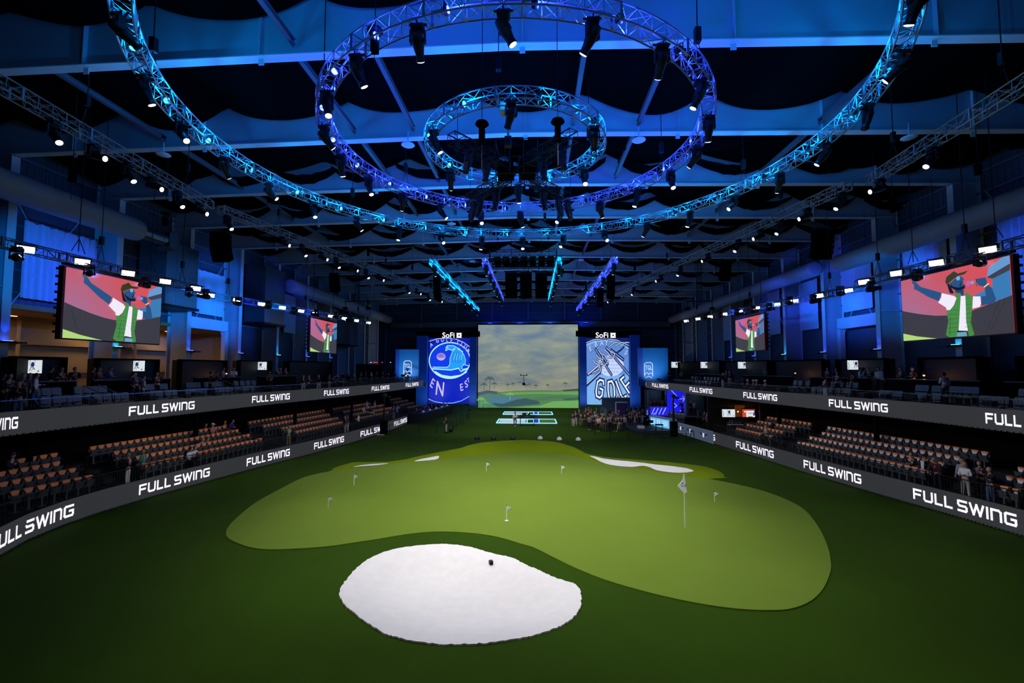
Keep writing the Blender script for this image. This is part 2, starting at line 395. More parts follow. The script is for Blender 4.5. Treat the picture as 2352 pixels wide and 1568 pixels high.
# warm concourse seen through the left wall openings
mb = MB(); mb.box((-34.2, 34, 7.4), (.2, 22, 6.4)); mb.box((-32, 23, 7.4), (4.4, .2, 6.4)); mb.box((-32, 45, 7.4), (4.4, .2, 6.4)); mb.box((-32, 34, 10.8), (4.6, 22, .3)); mb.box((-32, 34, 4.5), (4.6, 22, .3))
mb.box((-34.0, 34, 6.9), (.3, 22, .25)); mb.box((-33.9, 34, 8.9), (.5, 22, .3))
for y in (26, 29, 36.5, 38, 42): mb.tube((-33.7, y, 7.1), (-33.7, y, 10.6), .12, 8)
struct(mb.build('wall_concourse', TAN))
for i, y in enumerate((26.8, 33.6, 40.2)):
    t = thing('strip_light', 'warm strip light in the tan concourse, %s from the camera' % ORD[i], 'light', (-32.2, y, 10.5), 0, 'concourse strip lights')
    MB().box((0, 0, 0), (.2, 1.6, .08)).build('housing', WHITE, t)
    MB().box((0, 0, -.055), (.14, 1.5, .03)).build('tube_light', WARM, t)
    lamp('AREA', (0, 0, -.1), 46, (1, .78, .46), t, aim=(0, 0, -2), size=1.4)
# roof beams, columns
def beam(k):
    Y = Yk(k); t = thing('roof_beam', 'pale steel roof beam, %s of the row counted from the camera' % ORD[k], 'roof beam', (0, Y, 0), 0, 'roof beams')
    w = MB()
    for s in (-1, 1):
        a, b2 = 0, s*29.6
        w.prism([(a, 0, zb(0)), (b2, 0, zb(29.6)), (b2, 0, 21.9), (a, 0, 22.1)], (0, -.012, 0), (0, .012, 0))
    w.build('web', STEEL, t)
    f = MB()
    for s in (-1, 1):
        f.prism([(0, -.22, zb(0)-.05), (s*28.1, -.22, zb(28.1)-.05), (s*28.1, -.22, zb(28.1)), (0, -.22, zb(0))], (0, 0, 0), (0, .44, 0))
    f.build('bottom_flange', STEELW, t)
    for x in (-24, -16.5, -9.2, -1.2, 1.2, 9.2, 16.5, 24):
        if abs(x) < 2 and x < 0: continue
        m = MB().box((x-.6, 0, zb(x)+1.1), (.03, .40, 2.2))
        m.box((x-.6, 0, zb(x)-.18), (.22, .03, .24)); m.build('stiffener_plate', STEELW, t)
    return t
for k in range(NB): beam(k)
def column(k, s):
    Y = Yk(k); nm = 'left' if s < 0 else 'right'
    t = thing('steel_column', 'wide steel column on the %s wall, %s from the camera' % (nm, ORD[k]), 'column', (s*XC, Y, 0), 0, nm+' wall columns')
    MB().box((s*.85, 0, 12.72), (1.7, .03, 14.58)).build('web', STEEL, t)
    m = MB().box((0, 0, 12.2), (.05, .44, 13.6)); m.box((s*1.7, 0, 12.72), (.05, .44, 14.58)); m.build('flange', STEELW, t)
    m = MB().box((s*.85, 0, 11.6), (1.7, .40, .05)); m.box((s*.85, 0, zb(28)), (1.7, .4, .05)); m.build('stiffener_plate', STEELW, t)
for k in range(1, NB):
    for s in (-1, 1): column(k, s)
# longitudinal strut pipes between the beams
sl = [(-19.2, 'farthest left'), (-8.6, 'left'), (-5.4, 'inner left'), (3.1, 'inner right'), (6.5, 'right'), (15.7, 'farthest right')]
for k in range(-1, NB-1):
    for x, nm in ([(-8.4, 'left')] if k < 0 else sl if k < 4 else sl[1::3]):
        t = thing('strut_beam', '%s slim strut between roof beams, in the %s bay from the camera' % (nm, ORD[k+1]), 'strut', (x, Yk(k), zb(x)+.32), 0, 'roof struts')
        MB().box((0, BAY/2, 0), (.2, BAY-.45, .03)).box((0, BAY/2, .1), (.03, BAY-.45, .2)).box((0, BAY/2, .2), (.2, BAY-.45, .03)).build('strut', STRUT, t)
        MB().box((0, .35, .1), (.03, .3, .4)).box((0, BAY-.35, .1), (.03, .3, .4)).build('end_plate', STRUT, t)
# black swagged drapes under the roof
for k in range(-1, NB-1):
    mb = MB(); per = 6.4 if k < 2 else 5.2; ph = random.uniform(0, per) if k > 0 else [1.2, 2.6][k+1]
    n = 150; xs = [-29.3+58.6*i/n for i in range(n+1)]
    ysl = [Yk(k)+.28, Yk(k)+1.2, Yk(k)+2.8, Yk(k)+4.2, Yk(k)+5.4, Yk(k+1)-.28]
    for yi, y in enumerate(ysl):
        for x in xs:
            u = ((x+ph+.5*math.sin(x*.7+k)*.6) % per)/per; lob = 4*u*(1-u)
            u2 = ((x*1.0+ph+per*.45) % (per*.8))/(per*.8); lob2 = 4*u2*(1-u2)
            w = yi/5
            mb.v.append((x, y, zb(x)+(2.3 if k < 0 else 2.02)-lob*(.75 if k < 0 else 1)*(.95+.25*math.sin(x*.23+k*2))*(.45+.55*w)-lob2*.25*(1-w)))
    for j in range(5):
        for i in range(n): mb.f.append((j*(n+1)+i, j*(n+1)+i+1, (j+1)*(n+1)+i+1, (j+1)*(n+1)+i)); mb.m.append(0)
    if k >= 1:   # crossing loose swags
        for yy in (Yk(k)+2.2, Yk(k+1)-1.2):
            p2 = random.uniform(0, 5); x = -27+p2
            while x < 27:
                L = random.uniform(3.6, 5.6); m = 14; o = len(mb.v)
                for i in range(m+1):
                    u = i/m; z = zb(x)+1.15-4*u*(1-u)*random.uniform(.62, .7)*1.3
                    wd = .12+.34*4*u*(1-u)
                    mb.v += [(x+L*u, yy, z+wd), (x+L*u, yy+.5, z)]
                for i in range(m): mb.f.append((o+2*i, o+2*i+2, o+2*i+3, o+2*i+1)); mb.m.append(0)
                x += L+random.uniform(-.3, 1.2)
    tag(mb.build('ceiling_drape', FABR, smooth=True), 'black swagged fabric under the roof, in the %s bay from the camera' % ORD[k+1], 'drape', 'roof drapes')
# curtains over wall windows
def curtain(s, ya, yb, za, zt, label):
    t = thing('window_curtain', label, 'curtain', (s*(XW-.52), (ya+yb)/2, za))
    n = max(24, int((yb-ya)*24)); w = yb-ya; mb = MB()
    for i in range(n+1):
        y = -w/2+w*i/n; d = .10*math.sin(i*.62)+.03*math.sin(i*.23+1)
        for z in (0, (zt-za)*.5, zt-za): mb.v.append((-s*d, y, z+(.05*math.sin(i*.31) if z > (zt-za)*.6 else 0)))
    for i in range(n):
        for j in range(2): mb.f.append((i*3+j, (i+1)*3+j, (i+1)*3+j+1, i*3+j+1)); mb.m.append(0)
    mb.build('cloth', CURT, t, True)
    MB().tube((0, -w/2, zt-za+.05), (0, w/2, zt-za+.05), .03, 6).build('curtain_rail', CHROME, t)
LC = [(25.3, 29.9, 11.3, 15.95), (39.2, 43.0, 12.1, 16.1), (53.8, 56.4, 11.5, 16.2), (59.2, 62.2, 11.4, 16.2), (65.8, 69, 11.3, 16.2)]
RC = [(24.8, 28.8, 11.2, 16.0), (32.2, 36.0, 12.0, 16.05), (39.2, 43.0, 12.2, 16.05), (46.5, 49.8, 11.1, 16.1), (53.5, 56.3, 11.1, 16.2), (65.5, 69, 11.2, 16.2)]
for i, c in enumerate(LC): curtain(-1, *c, 'pale curtain on the left wall, %s window from the camera' % ORD[i])
for i, c in enumerate(RC): curtain(1, *c, 'pale curtain on the right wall, %s window from the camera' % ORD[i])
for s, nm in ((-1, 'left'), (1, 'right')):
    t = thing('door_portal', 'pale steel portal frame under the third curtain side of the %s wall' % nm, 'portal frame', (s*29.3, 40.3, 0))
    MB().box((0, 0, 11.2), (.4, 6.2, 1.0)).build('lintel', STEELW, t)
    for yy in (-2.9, 2.9): MB().box((0, yy, 8.0), (.4, .45, 5.5)).build('post', STEELW, t)
    for i, yy in enumerate((24.2, 38.2, 51.6)):
        t = thing('wall_brace', 'crossed brace rods on the %s wall, %s pair from the camera' % (nm, ORD[i]), 'brace', (s*(XW-.45), yy+2.6, 9.6))
        for sg in (-1, 1): MB().tube((0, -2.6*sg, 0), (0, 2.6*sg, 8.6), .03, 6).build('brace_rod', STEELW, t)
# ducts
def duct(s, ya, yb, z, r, label, galv=0):
    t = thing('air_duct', label, 'air duct', (s*26.7, ya, z)); m = MB(); L = yb-ya
    R = Matrix.Rotation(-PI/2, 3, 'X')
    m.lathe([(r*.75, -.02), (r*.98, .05), (r, .25), (r, L-.6), (r*.9, L-.2), (r*.55, L), (.02, L+.02)], n=24, R=R); m.build('duct_sleeve', DUCT, t, True)
    for i in range(1, int(L/3)): MB().tube((0, i*3, r), (0, i*3, 19.4-z), .012, 4).build('hanger_wire', BLK, t)
    if galv:
        g = MB(); g.lathe([(r*.62, 0), (r*.62, 2.6)], c=(0, L-.4, 0), n=20, R=R); g.box((0, L+2.6, 0), (1.5, .1, 1.5))
        g.add([(-.5, L+2.0, -.5), (.5, L+2.0, -.5), (.5, L+2.0, .5), (-.5, L+2.0, .5), (-.75, L+2.6, -.75), (.75, L+2.6, -.75), (.75, L+2.6, .75), (-.75, L+2.6, .75)], [(0, 1, 5, 4), (1, 2, 6, 5), (2, 3, 7, 6), (3, 0, 4, 7)])
        g.build('metal_collar', GALV, t)
duct(-1, 12, 30.3, 16.75, .78, 'fat pale round duct high on the left wall, nearest the camera', 1)
duct(-1, 50, 86, 16.5, .8, 'far pale round duct running high along the left wall')
duct(1, 12, 39.6, 15.9, .72, 'fat pale round duct high on the right wall, nearest the camera')
duct(1, 42.3, 86, 16.2, .7, 'far pale round duct running high along the right wall')
t = thing('air_duct', 'dark cross duct on the back wall above the big screen', 'air duct', (0, 86.6, 14.9))
MB().tube((-26.5, 0, .6), (26.5, 0, .6), .7, 16).build('duct_sleeve', DUCT, t, True)
MB().box((-15, .7, 1.2), (.1, 1.4, .1)).box((15, .7, 1.2), (.1, 1.4, .1)).box((0, .7, 1.2), (.1, 1.4, .1)).build('support_bracket', BLK, t)
def ahu(s, ya, yb, za, zt, label):
    t = thing('air_handler', label, 'air handler', (s*28.3, (ya+yb)/2, za)); h = zt-za; w = yb-ya
    m = MB().box((0, 0, h/2), (2.2, w, h)); m.build('casing', GALV, t)
    m = MB()
    for i in range(6): m.box((-s*1.12, 0, .6+i*(h-1)/6), (.04, w, .05))
    m.box((-s*1.12, -w*.2, h/2), (.04, .05, h)); m.build('seam_rib', GALV, t)
    MB().box((0, 0, -.12), (2.4, w+.3, .2)).build('support_frame', BLK, t)
ahu(-1, 33.3, 36.6, 12.1, 17.0, 'big galvanised air handler box on the left wall, nearest one')
ahu(-1, 46.2, 50.0, 12.0, 18.0, 'big galvanised air handler box on the left wall, farther one')
ahu(-1, 68.5, 71.5, 10.8, 15.5, 'small far galvanised air box near the left back corner')
# ================================================================ trusses
def truss_frames(frames, r=.028, rl=.014, closed=False, lace=True):
    ch, lc = [MB() for _ in range(4)], MB(); n = len(frames); m = n if closed else n-1
    for i in range(m):
        A, B = frames[i], frames[(i+1) % n]
        for q in range(4): ch[q].tube(A[q], B[q], r, 5, cap=False)
        for q in range(4):
            q2 = (q+1) % 4
            if i % 2: lc.tube(A[q], B[q2], rl, 4, cap=False)
            else: lc.tube(A[q2], B[q], rl, 4, cap=False)
            lc.tube(A[q], A[q2], rl, 4, cap=False)
    if not closed:
        for q in range(4): lc.tube(frames[-1][q], frames[-1][(q+1) % 4], rl, 4)
    return ch, lc
def truss(name, label, a, b, size=.45, bay=.55, hang=True, group=None, mt=None, seg=5, cat='truss'):
    a, b = Vector(a), Vector(b); L = (b-a).length; d = (b-a)/L; sd = d.cross(Vector((0, 0, 1))).normalized()*size/2; up = Vector((0, 0, size))
    n = max(2, round(L/bay)); t = thing(name, label, cat, a, 0, group)
    fr = [[d*(L*i/n)-sd, d*(L*i/n)+sd, d*(L*i/n)+sd+up, d*(L*i/n)-sd+up] for i in range(n+1)]
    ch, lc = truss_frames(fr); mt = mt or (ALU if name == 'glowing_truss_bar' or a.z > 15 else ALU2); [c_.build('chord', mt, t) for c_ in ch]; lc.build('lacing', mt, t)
    for i in range(0, n+1, seg):
        c = d*(L*i/n)
        for sg in (-1, 1): MB().tube(c+sd*sg, c+sd*sg+up, .05, 4).build('joint_plate', mt, t)
    if hang:
        for u in (.12, .5, .88):
            c = d*(L*u)+up; m = MB(); top = Vector((0, 0, 22.0-(a.z+size)))
            m.tube(c+Vector((0, 0, .9)), c+top, .02, 5)
            m.tube(c+Vector((0, 0, .9)), c+sd, .015, 4); m.tube(c+Vector((0, 0, .9)), c-sd, .015, 4)
            m.box(c+Vector((0, 0, 1.15)), (.16, .16, .45)); m.build('chain_hoist', BLK, t)
    return t
ZR = 16.88
def ring(name, label, cx, cy, R, size, nb):
    t = thing(name, label, 'ring truss', (cx, cy, ZR)); fr = []
    for i in range(nb):
        th = 2*PI*i/nb; c, s = math.cos(th), math.sin(th); ri, ro = R-size/2, R+size/2
        fr.append([Vector((ri*c, ri*s, 0)), Vector((ro*c, ro*s, 0)), Vector((ro*c, ro*s, size)), Vector((ri*c, ri*s, size))])
    ch, lc = truss_frames(fr, closed=True); [c_.build('chord', ALU, t) for c_ in ch]; lc.build('lacing', ALU, t)
    for i in range(0, nb, max(4, nb//16)):
        for q in ((0, 3), (1, 2)): MB().tube(fr[i][q[0]], fr[i][q[1]], .05, 4).build('joint_plate', ALU, t)
    for k in range(6 if R > 5 else 3):
        th = 2*PI*k/(6 if R > 5 else 3)+.4; m = MB(); c = Vector((R*math.cos(th), R*math.sin(th), size))
        m.tube(c+Vector((0, 0, .8)), c+Vector((0, 0, 22.0-ZR-size)), .02, 4); m.box(c+Vector((0, 0, 1)), (.2, .2, .5)); m.tube(c+Vector((0, 0, .8)), c+Vector((.2, 0, 0)), .012, 4); m.tube(c+Vector((0, 0, .8)), c-Vector((.2, 0, 0)), .012, 4)
        m.build('chain_hoist', BLK, t)
RC_ = (0.2, 19.9)
# fixtures --------------------------------------------------------
HM = {}
def head_meshes():
    m = MB(); m.box((0, 0, -.06), (.36, .30, .12)); m.tube((-.1, 0, 0), (-.1, 0, .1), .03, 6); m.tube((.1, 0, 0), (.1, 0, .1), .03, 6); m.box((0, 0, .05), (.52, .04, .05)); m.box((0, 0, .05), (.04, .52, .05)); HM['base'] = m.mesh('base', BLK)
    m = MB(); m.box((0, 0, -.15), (.44, .14, .05))
    for s in (-1, 1): m.box((s*.20, 0, -.32), (.045, .15, .36)); m.tube((s*.17, 0, -.42), (s*.235, 0, -.42), .06, 8)
    HM['yoke'] = m.mesh('yoke', BLK)
    m = MB(); m.lathe([(.09, .26), (.15, .22), (.165, .05), (.16, -.15), (.125, -.33), (.12, -.44), (.135, -.45), (.135, -.52), (.11, -.52)], n=14); m.box((0, -.15, .02), (.16, .05, .3)); HM['head'] = m.mesh('head', BLK, True)
    for k, mt in (('w', LENSW), ('d', LENSD), ('c', LENSC), ('b', LENSB)):
        HM['lens_'+k] = MB().lathe([(.112, -.515), (.105, -.535), (.06, -.548), (.01, -.55)], n=14).mesh('lens', mt, True)
head_meshes()
def moving_head(top, aim, label, group, lens='w', energy=0, color=(1, .97, .93), angle=60, sc=1., spread=.6):
    t = thing('moving_head_light', label, 'stage light', top, 0, group); t.scale = (sc,)*3
    d = Vector(aim)-Vector(top)-Vector((0, 0, -.42*sc)); d.normalize()
    yaw = math.atan2(d.y, d.x)+PI/2; tilt = math.acos(max(-1, min(1, -d.z)))
    put('base', HM['base'], t)
    y = put('yoke', HM['yoke'], t); y.rotation_euler = (0, 0, yaw)
    h = put('head', HM['head'], t); h.location = (0, 0, -.42); h.rotation_euler = (-tilt, 0, yaw)
    l = put('lens', HM['lens_'+lens], h)
    if energy:
        p = Vector((0, 0, -.42))+d*.62; lamp('SPOT', p, energy, color, t, p+d, .09, angle, spread, 'lamp')
    return t
WASHM = {}
def wash_meshes():
    m = MB(); R = Matrix.Rotation(PI/2, 3, 'X'); m.lathe([(.08, -.12), (.13, -.08), (.14, .06), (.12, .06)], n=12, R=R); WASHM['can'] = m.mesh('can', BLK, True)
    m = MB(); m.box((0, 0, .16), (.3, .04, .03)); m.box((-.15, 0, .08), (.02, .04, .18)); m.box((.15, 0, .08), (.02, .04, .18)); WASHM['br'] = m.mesh('bracket', BLK)
    for k, mt in (('c', LENSC), ('b', LENSB)):
        WASHM['l'+k] = MB().lathe([(.115, .062), (.10, .075), (.01, .085)], n=12, R=R).mesh('lens', mt, True)
wash_meshes()
def wash(loc, yaw, label, group, kind, energy, color):
    t = thing('led_wash_light', label, 'wash light', loc, yaw, group)
    put('can', WASHM['can'], t); put('bracket', WASHM['br'], t); put('lens', WASHM['l'+kind], t)
    lamp('SPOT', (0, -.25, -.17), energy, color, t, (0, -.3, 3), .05, 172, .25); lamp('POINT', (.35, .9, .02), energy*.16, color, t, size=.04)  # point lamp has no fixture, added to fill the truss with blue
rings = [('outer', 13.5, .50, 150, 28, 'c', (.0, .27, 1.0), 1.0, 'outermost'), ('middle', 8.0, .50, 92, 20, 'b', (.012, .035, 1.0), 1.0, 'middle'), ('inner', 3.78, .46, 44, 6, 'c', (.0, .22, 1.0), .9, 'innermost')]
HC = [0]
def halton(i, b):
    f, r_ = 1, 0
    while i: f /= b; r_ += f*(i % b); i //= b
    return r_
def tgt(a, b_):
    y = 7.5+41*b_**.85; lo = -3 if y < 12 else max(-15, -3-(y-12)*1.5)
    return (lo+(17-lo)*a, y)
TGT = [tgt(halton(i+1, 2), halton(i+1, 3)) for i in range(60)]
TGT_ = [(-8, 30), (0, 33), (8, 26), (2, 24), (-3, 27), (10, 20), (-10, 24), (5, 31), (3, 15), (-2, 14), (12, 26), (0, 20)]
for nm, R, sz, nb, nf, kind, colr, pw, word in rings:
    ring('ring_truss', '%s glowing blue circular lighting truss hanging over the green' % word, RC_[0], RC_[1], R, sz, nb)
    for i in range(nf):
        th = PI/2+2*PI*i/nf; x, y = RC_[0]+R*math.cos(th), RC_[1]+R*math.sin(th)
        if y < 4: continue
        lb = 'black moving head under the %s ring, %s towards the right from its far end' % (word, ORD[(nf-i) % nf])
        dark = (nm == 'inner' and i == 3) or (nm == 'outer' and i in (10, 20))
        tx, ty = TGT[HC[0] % len(TGT)]; HC[0] += 1
        moving_head((x, y, ZR-.04), (tx*.68+x*.32, ty*.68+y*.32, 0), lb, 'moving heads under the %s ring' % word, 'd' if dark else 'w', 0 if dark else P_RING*pw, angle=66, spread=.9)
        # wash inside the truss, half way to the next head
    nw = {'outer': 28, 'middle': 20, 'inner': 8}[nm]
    for i in range(nw):
        th = PI/2+2*PI*(i+.35)/nw; x, y = RC_[0]+R*math.cos(th), RC_[1]+R*math.sin(th)
        if y < 3: continue
        wash((x, y, ZR+.22), th+PI, 'glowing blue wash light inside the %s ring, %s towards the right from its far end' % (word, ORD[(nw-i) % nw]), 'wash lights in the %s ring' % word, kind, P_BLUE*pw, colr)
# long overhead trusses
ZT = 16.4
def P2(px, py, z): p = onz(px, py, z); return (p.x, p.y, z)
truss('lighting_truss', 'near left overhead lighting truss', (-16.4, 9, ZT), (-17.9, 25.2, ZT), .45)
truss('lighting_truss', 'far left overhead lighting truss running to the back', (-17.7, 25.9, ZT), (-10.2, 64, ZT), .45)
truss('lighting_truss', 'near right overhead lighting truss', (16.9, 9, ZT), (18.1, 23.4, ZT), .45)
truss('lighting_truss', 'far right overhead lighting truss running to the back', (17.4, 24.0, ZT), (10.4, 64, ZT), .45)
LL_ = [(126,337),(187,385),(267,424),(304,453),(383,482),(480,506),(525,532),(648,576),(718.6,591),(747,606.5),(786,618),(818.6,631),(849,641.7),(876,652),(944,674.4),(961.7,682),(995,691),(1022,699)]
RL_ = [(2153,390.6),(2039,456.5),(1909,485.5),(1850,517),(1770.6,542),(1744.8,560.7),(1673,581.7),(1610,610),(1548.5,635.5),(1502,654),(1442.6,679),(1386.8,700)]
TLX = [(9, -16.4), (25.2, -17.9), (25.9, -17.7), (64, -10.2)]; TRX = [(9, 16.9), (23.4, 18.1), (24, 17.4), (64, 10.4)]
for nm, lst in (('left', LL_), ('right', RL_)):
    for i, (px, py) in enumerate(lst):
        p = onz(px, py, ZT-1.0); p.x = interp(p.y, TLX if p.x < 0 else TRX); cross = i % 2 == 1; aim = (-math.copysign(21.3, p.x), p.y*.9+3, 2.6) if cross else (p.x*.25, p.y*.95-1+(i % 3), 0)
        moving_head((p.x, p.y, ZT-.05), aim, 'moving head on the long %s overhead truss, %s from the camera' % (nm, ORD[i]), 'heads on the long %s truss' % nm, 'w', 4200 if cross else P_TRUSS, angle=17 if cross else 50, spread=.7 if cross else .9)
# glowing bars over the tee area
for i, (x, y1, c, k) in enumerate([(-7.8, 71.5, (0, .33, 1), 'c'), (-3.2, 60.5, (.04, .07, 1), 'b'), (3.2, 60.8, (0, .42, 1), 'c'), (7.95, 72.0, (.03, .06, 1), 'b')]):
    y0 = 38.5; cl = ['cyan', 'deep blue'][k == 'b']; pos = ['far left', 'inner left', 'inner right', 'far right'][i]
    t = truss('glowing_truss_bar', '%s glowing truss bar over the tees, %s of the four' % (cl, pos), (x, y0, 16.2), (x, y1, 16.2), .42, .5, hang=False)
    m = MB(); n = int((y1-y0)/2.2)
    for j in range(n):
        for sg in (-1, 1): m.box((sg*.24, 1+j*2.2, -.02), (.05, 1.7, .05))
    m.build('led_batten', emi((0, 150, 255), 5.) if k == 'c' else emi((30, 34, 255), 6.), t)
    for j in range(6):
        yy = y0+1+j*(y1-y0-1.5)/5.3
        lamp('POINT', (0, yy-y0, .2), P_BLUE*.55, c, t, size=.05)
        if j < 6: moving_head((x+.05, yy, 16.18), (x*.8, yy+9, 0), 'moving head under the %s bar, %s from the camera' % (pos, ORD[j]), 'heads under the %s bar' % pos, 'w', P_TRUSS*2.6 if j % 2 else 0, angle=62, spread=.9)
# side trusses with flood panels and hanging screens
PLm = MB().box((0, 0, 0), (.62, .10, .34)).mesh('housing', BLK); PLf = MB().box((0, -.055, 0), (.56, .02, .28)).mesh('lit_face', PANEL)
PLb = MB().box((0, .02, .22), (.7, .03, .03)).box((-.34, .02, .1), (.03, .03, .26)).box((.34, .02, .1), (.03, .03, .26)).mesh('bracket', BLK)
def flood(p, s, label, group, e):
    t = thing('flood_panel', label, 'flood light', p, 0, group)
    d = Vector((-s*1.0, -.75, -.55)).normalized(); q = (-d).to_track_quat('Y', 'Z'); t.rotation_mode = 'QUATERNION'; t.rotation_quaternion = q
    put('housing', PLm, t); put('lit_face', PLf, t); put('bracket', PLb, t)
    if e: lamp('SPOT', (0, -.09, 0), e, (1, .97, .93), t, (s*0, -3, -1.2), .12, 62, 1.)
PL_ = [(59,572),(189,601),(294,627),(379,646),(449,662),(482,678),(544,689),(600,698),(648,706),(691,714),(723,720),(759,726),(790,731),(818,736),(846,741)]
PR_ = [(2269,573),(2151,603),(2060,627),(1985,647),(1949,667),(1882,678.5),(1826,691),(1785,699),(1739,707),(1700,715),(1665,721),(1632,727),(1604,732),(1577,737)]
for s, nm, lst, n1 in ((-1, 'left', PL_, 5), (1, 'right', PR_, 4)):
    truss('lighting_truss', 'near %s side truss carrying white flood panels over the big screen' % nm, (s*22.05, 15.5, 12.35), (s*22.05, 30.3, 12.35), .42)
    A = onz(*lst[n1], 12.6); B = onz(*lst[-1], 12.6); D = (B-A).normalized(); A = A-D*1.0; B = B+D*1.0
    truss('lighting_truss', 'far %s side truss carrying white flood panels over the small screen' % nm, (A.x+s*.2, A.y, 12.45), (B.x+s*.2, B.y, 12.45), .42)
    for i, (px, py) in enumerate(lst):
        p = onx(px, py, s*21.75) if i < n1 else onz(px, py, 12.62)
        flood(p, s, 'bright white flood panel on the %s side trusses, %s from the camera' % (nm, ORD[i]), '%s flood panels' % nm, P_PANEL if i % 2 == 0 else 0)
WL = [((37,600),'c'),((205,633),'w'),((335,660),'c'),((434,688),'w'),((472,695),'b'),((547,710),'w'),((616,717),'b'),((675,729),'w'),((727,733),'c'),((772,738),'b'),((806,745),'w')]
WR = [((2252,624),'w'),((2107,640),'c'),((2001,673),'w'),((1931,689),'c'),((1869,705),'b'),((1814,709),'b'),((1767,721),'w'),((1730,727),'c'),((1694,732),'w'),((1655,738),'b'),((1620,742),'w')]
for s, nm, lst in ((-1, 'left', WL), (1, 'right', WR)):
    for i, ((px, py), k) in enumerate(lst):
        near = (px < 440 or px > 1990); p = onx(px, py, s*21.5) if near else onz(px, py, 12.45-.95); p = Vector((p.x, p.y, 12.33))
        cw = {'c': (0, .22, 1), 'b': (.02, .06, 1), 'w': [(.015, .10, 1), (0, .22, 1)][i % 2]}[k]
        cl_ = LC if s < 0 else RC; cc_ = min(cl_, key=lambda c: abs((c[0]+c[1])/2-p.y-1)); ya, zt_ = ((cc_[0]+cc_[1])/2-3.0, 13.2) if i % 2 == 0 else (min((Yk(q) for q in range(1, 9)), key=lambda v: abs(v-p.y-7))-3.0, 13.5)
        moving_head(p, (s*(29.5 if i % 2 == 0 else 28.9), ya+3.0, zt_), 'moving head under the %s side trusses, %s from the camera' % (nm, ORD[i]), 'heads under the %s side trusses' % nm, k, P_WALL*(1.5 if k == 'b' else 1), cw, 52, spread=.7)
# wall uplights at the column feet
for s, nm in ((-1, 'left'), (1, 'right')):
    for k in range(1, 8):
        y = Yk(k); t = thing('column_uplight', 'small blue uplight on the %s wall columns, %s from the camera' % (nm, ORD[k-1]), 'uplight', (s*(XC-.12), y, 8.55), 0, nm+' uplights')
        MB().box((-s*.12, 0, 0), (.34, .5, .12)).box((-s*.3, .35, -.02), (.5, .5, .10)).build('housing', BLK, t)
        MB().box((-s*.12, 0, .07), (.22, .34, .03)).build('lens', LENSC if k % 3 == 2 else LENSB, t)
        lamp('SPOT', (-s*.12, 0, .12), 90, [(.0, .05, 1), (.0, .20, 1)][k % 3 == 2], t, (s*.18, 0, 5), .04, 50, .5)
# vertical hanging trusses
for nm, px, y in (('left', 820, 57), ('right', 1607, 57)):
    q = ony(px, 690, y); t = thing('vertical_truss', 'dark vertical truss hanging from the roof on the %s with two small spots' % nm, 'truss', (q.x, y, q.z)); hh = 22.0-q.z; n = int(hh/.5); w = .22
    fr = [[Vector((-w, -w, hh*i/n)), Vector((w, -w, hh*i/n)), Vector((w, w, hh*i/n)), Vector((-w, w, hh*i/n))] for i in range(n+1)]
    ch, lc = truss_frames(fr); [c_.build('chord', BLK, t) for c_ in ch]; lc.build('lacing', BLK, t)
    MB().box((0, 0, -.1), (3.2, .1, .1)).box((-1.5, 0, -.5), (.06, .06, .8)).box((1.5, 0, -.5), (.06, .06, .8)).build('cross_bar', BLK, t)
    for sg in (-1, 1): MB().box((sg*1.5, 0, -1.0), (.5, .4, .3)).build('spot_head', BLKM, t)
# hanging speakers
def speaker(px, py, y, n, label, s=1., w=1.1):
    p = ony(px, py, y); t = thing('line_array_speaker', label, 'speaker', p, 0)
    m = MB(); z = 0; a = 0; yy = 0
    for i in range(n):
        R = Matrix.Rotation(a, 3, 'X'); m.box((0, yy, z), (w*s, .65*s, .33*s), 0, R); z -= .35*s*math.cos(a); yy += .35*s*math.sin(a)*1.0; a += .08+.02*i
    m.build('cabinet', BLKM, t)
    g = MB(); g.box((0, 0, .3*s), (w*s, .5*s, .12)); g.tube((-.3, 0, .3), (0, 0, 1.3), .02, 4); g.tube((.3, 0, .3), (0, 0, 1.3), .02, 4); g.tube((0, 0, 1.3), (0, 0, 22.0-p.z), .02, 4); g.build('flying_frame', BLK, t)
speaker(507, 543, 37.5, 6, 'big black line array speaker hanging on the left, nearest', 1.1, 1.35)
speaker(768, 634, 55, 6, 'smaller black line array speaker farther on the left')
speaker(1889, 535, 38.5, 6, 'big black line array speaker hanging on the right, nearest', 1.1, 1.35)
speaker(1666, 605, 52, 6, 'smaller black line array speaker farther on the right')
speaker(1004, 640, 50, 7, 'slim black speaker left of the far left glowing bar', 1., .8)
speaker(1403, 637, 49, 7, 'slim black speaker right of the far right glowing bar', 1., .8)
speaker(1378, 668, 56, 6, 'slim black speaker hanging beyond the far right bar', 1., .8)
for i, (px, y) in enumerate(((1174, 39.2), (1208, 39.4), (1243, 39.2))):
    speaker(px, 632, y, 8, 'black speaker column in the centre cluster, %s of three' % ['leftmost', 'middle', 'rightmost'][i], .75, 1.35)
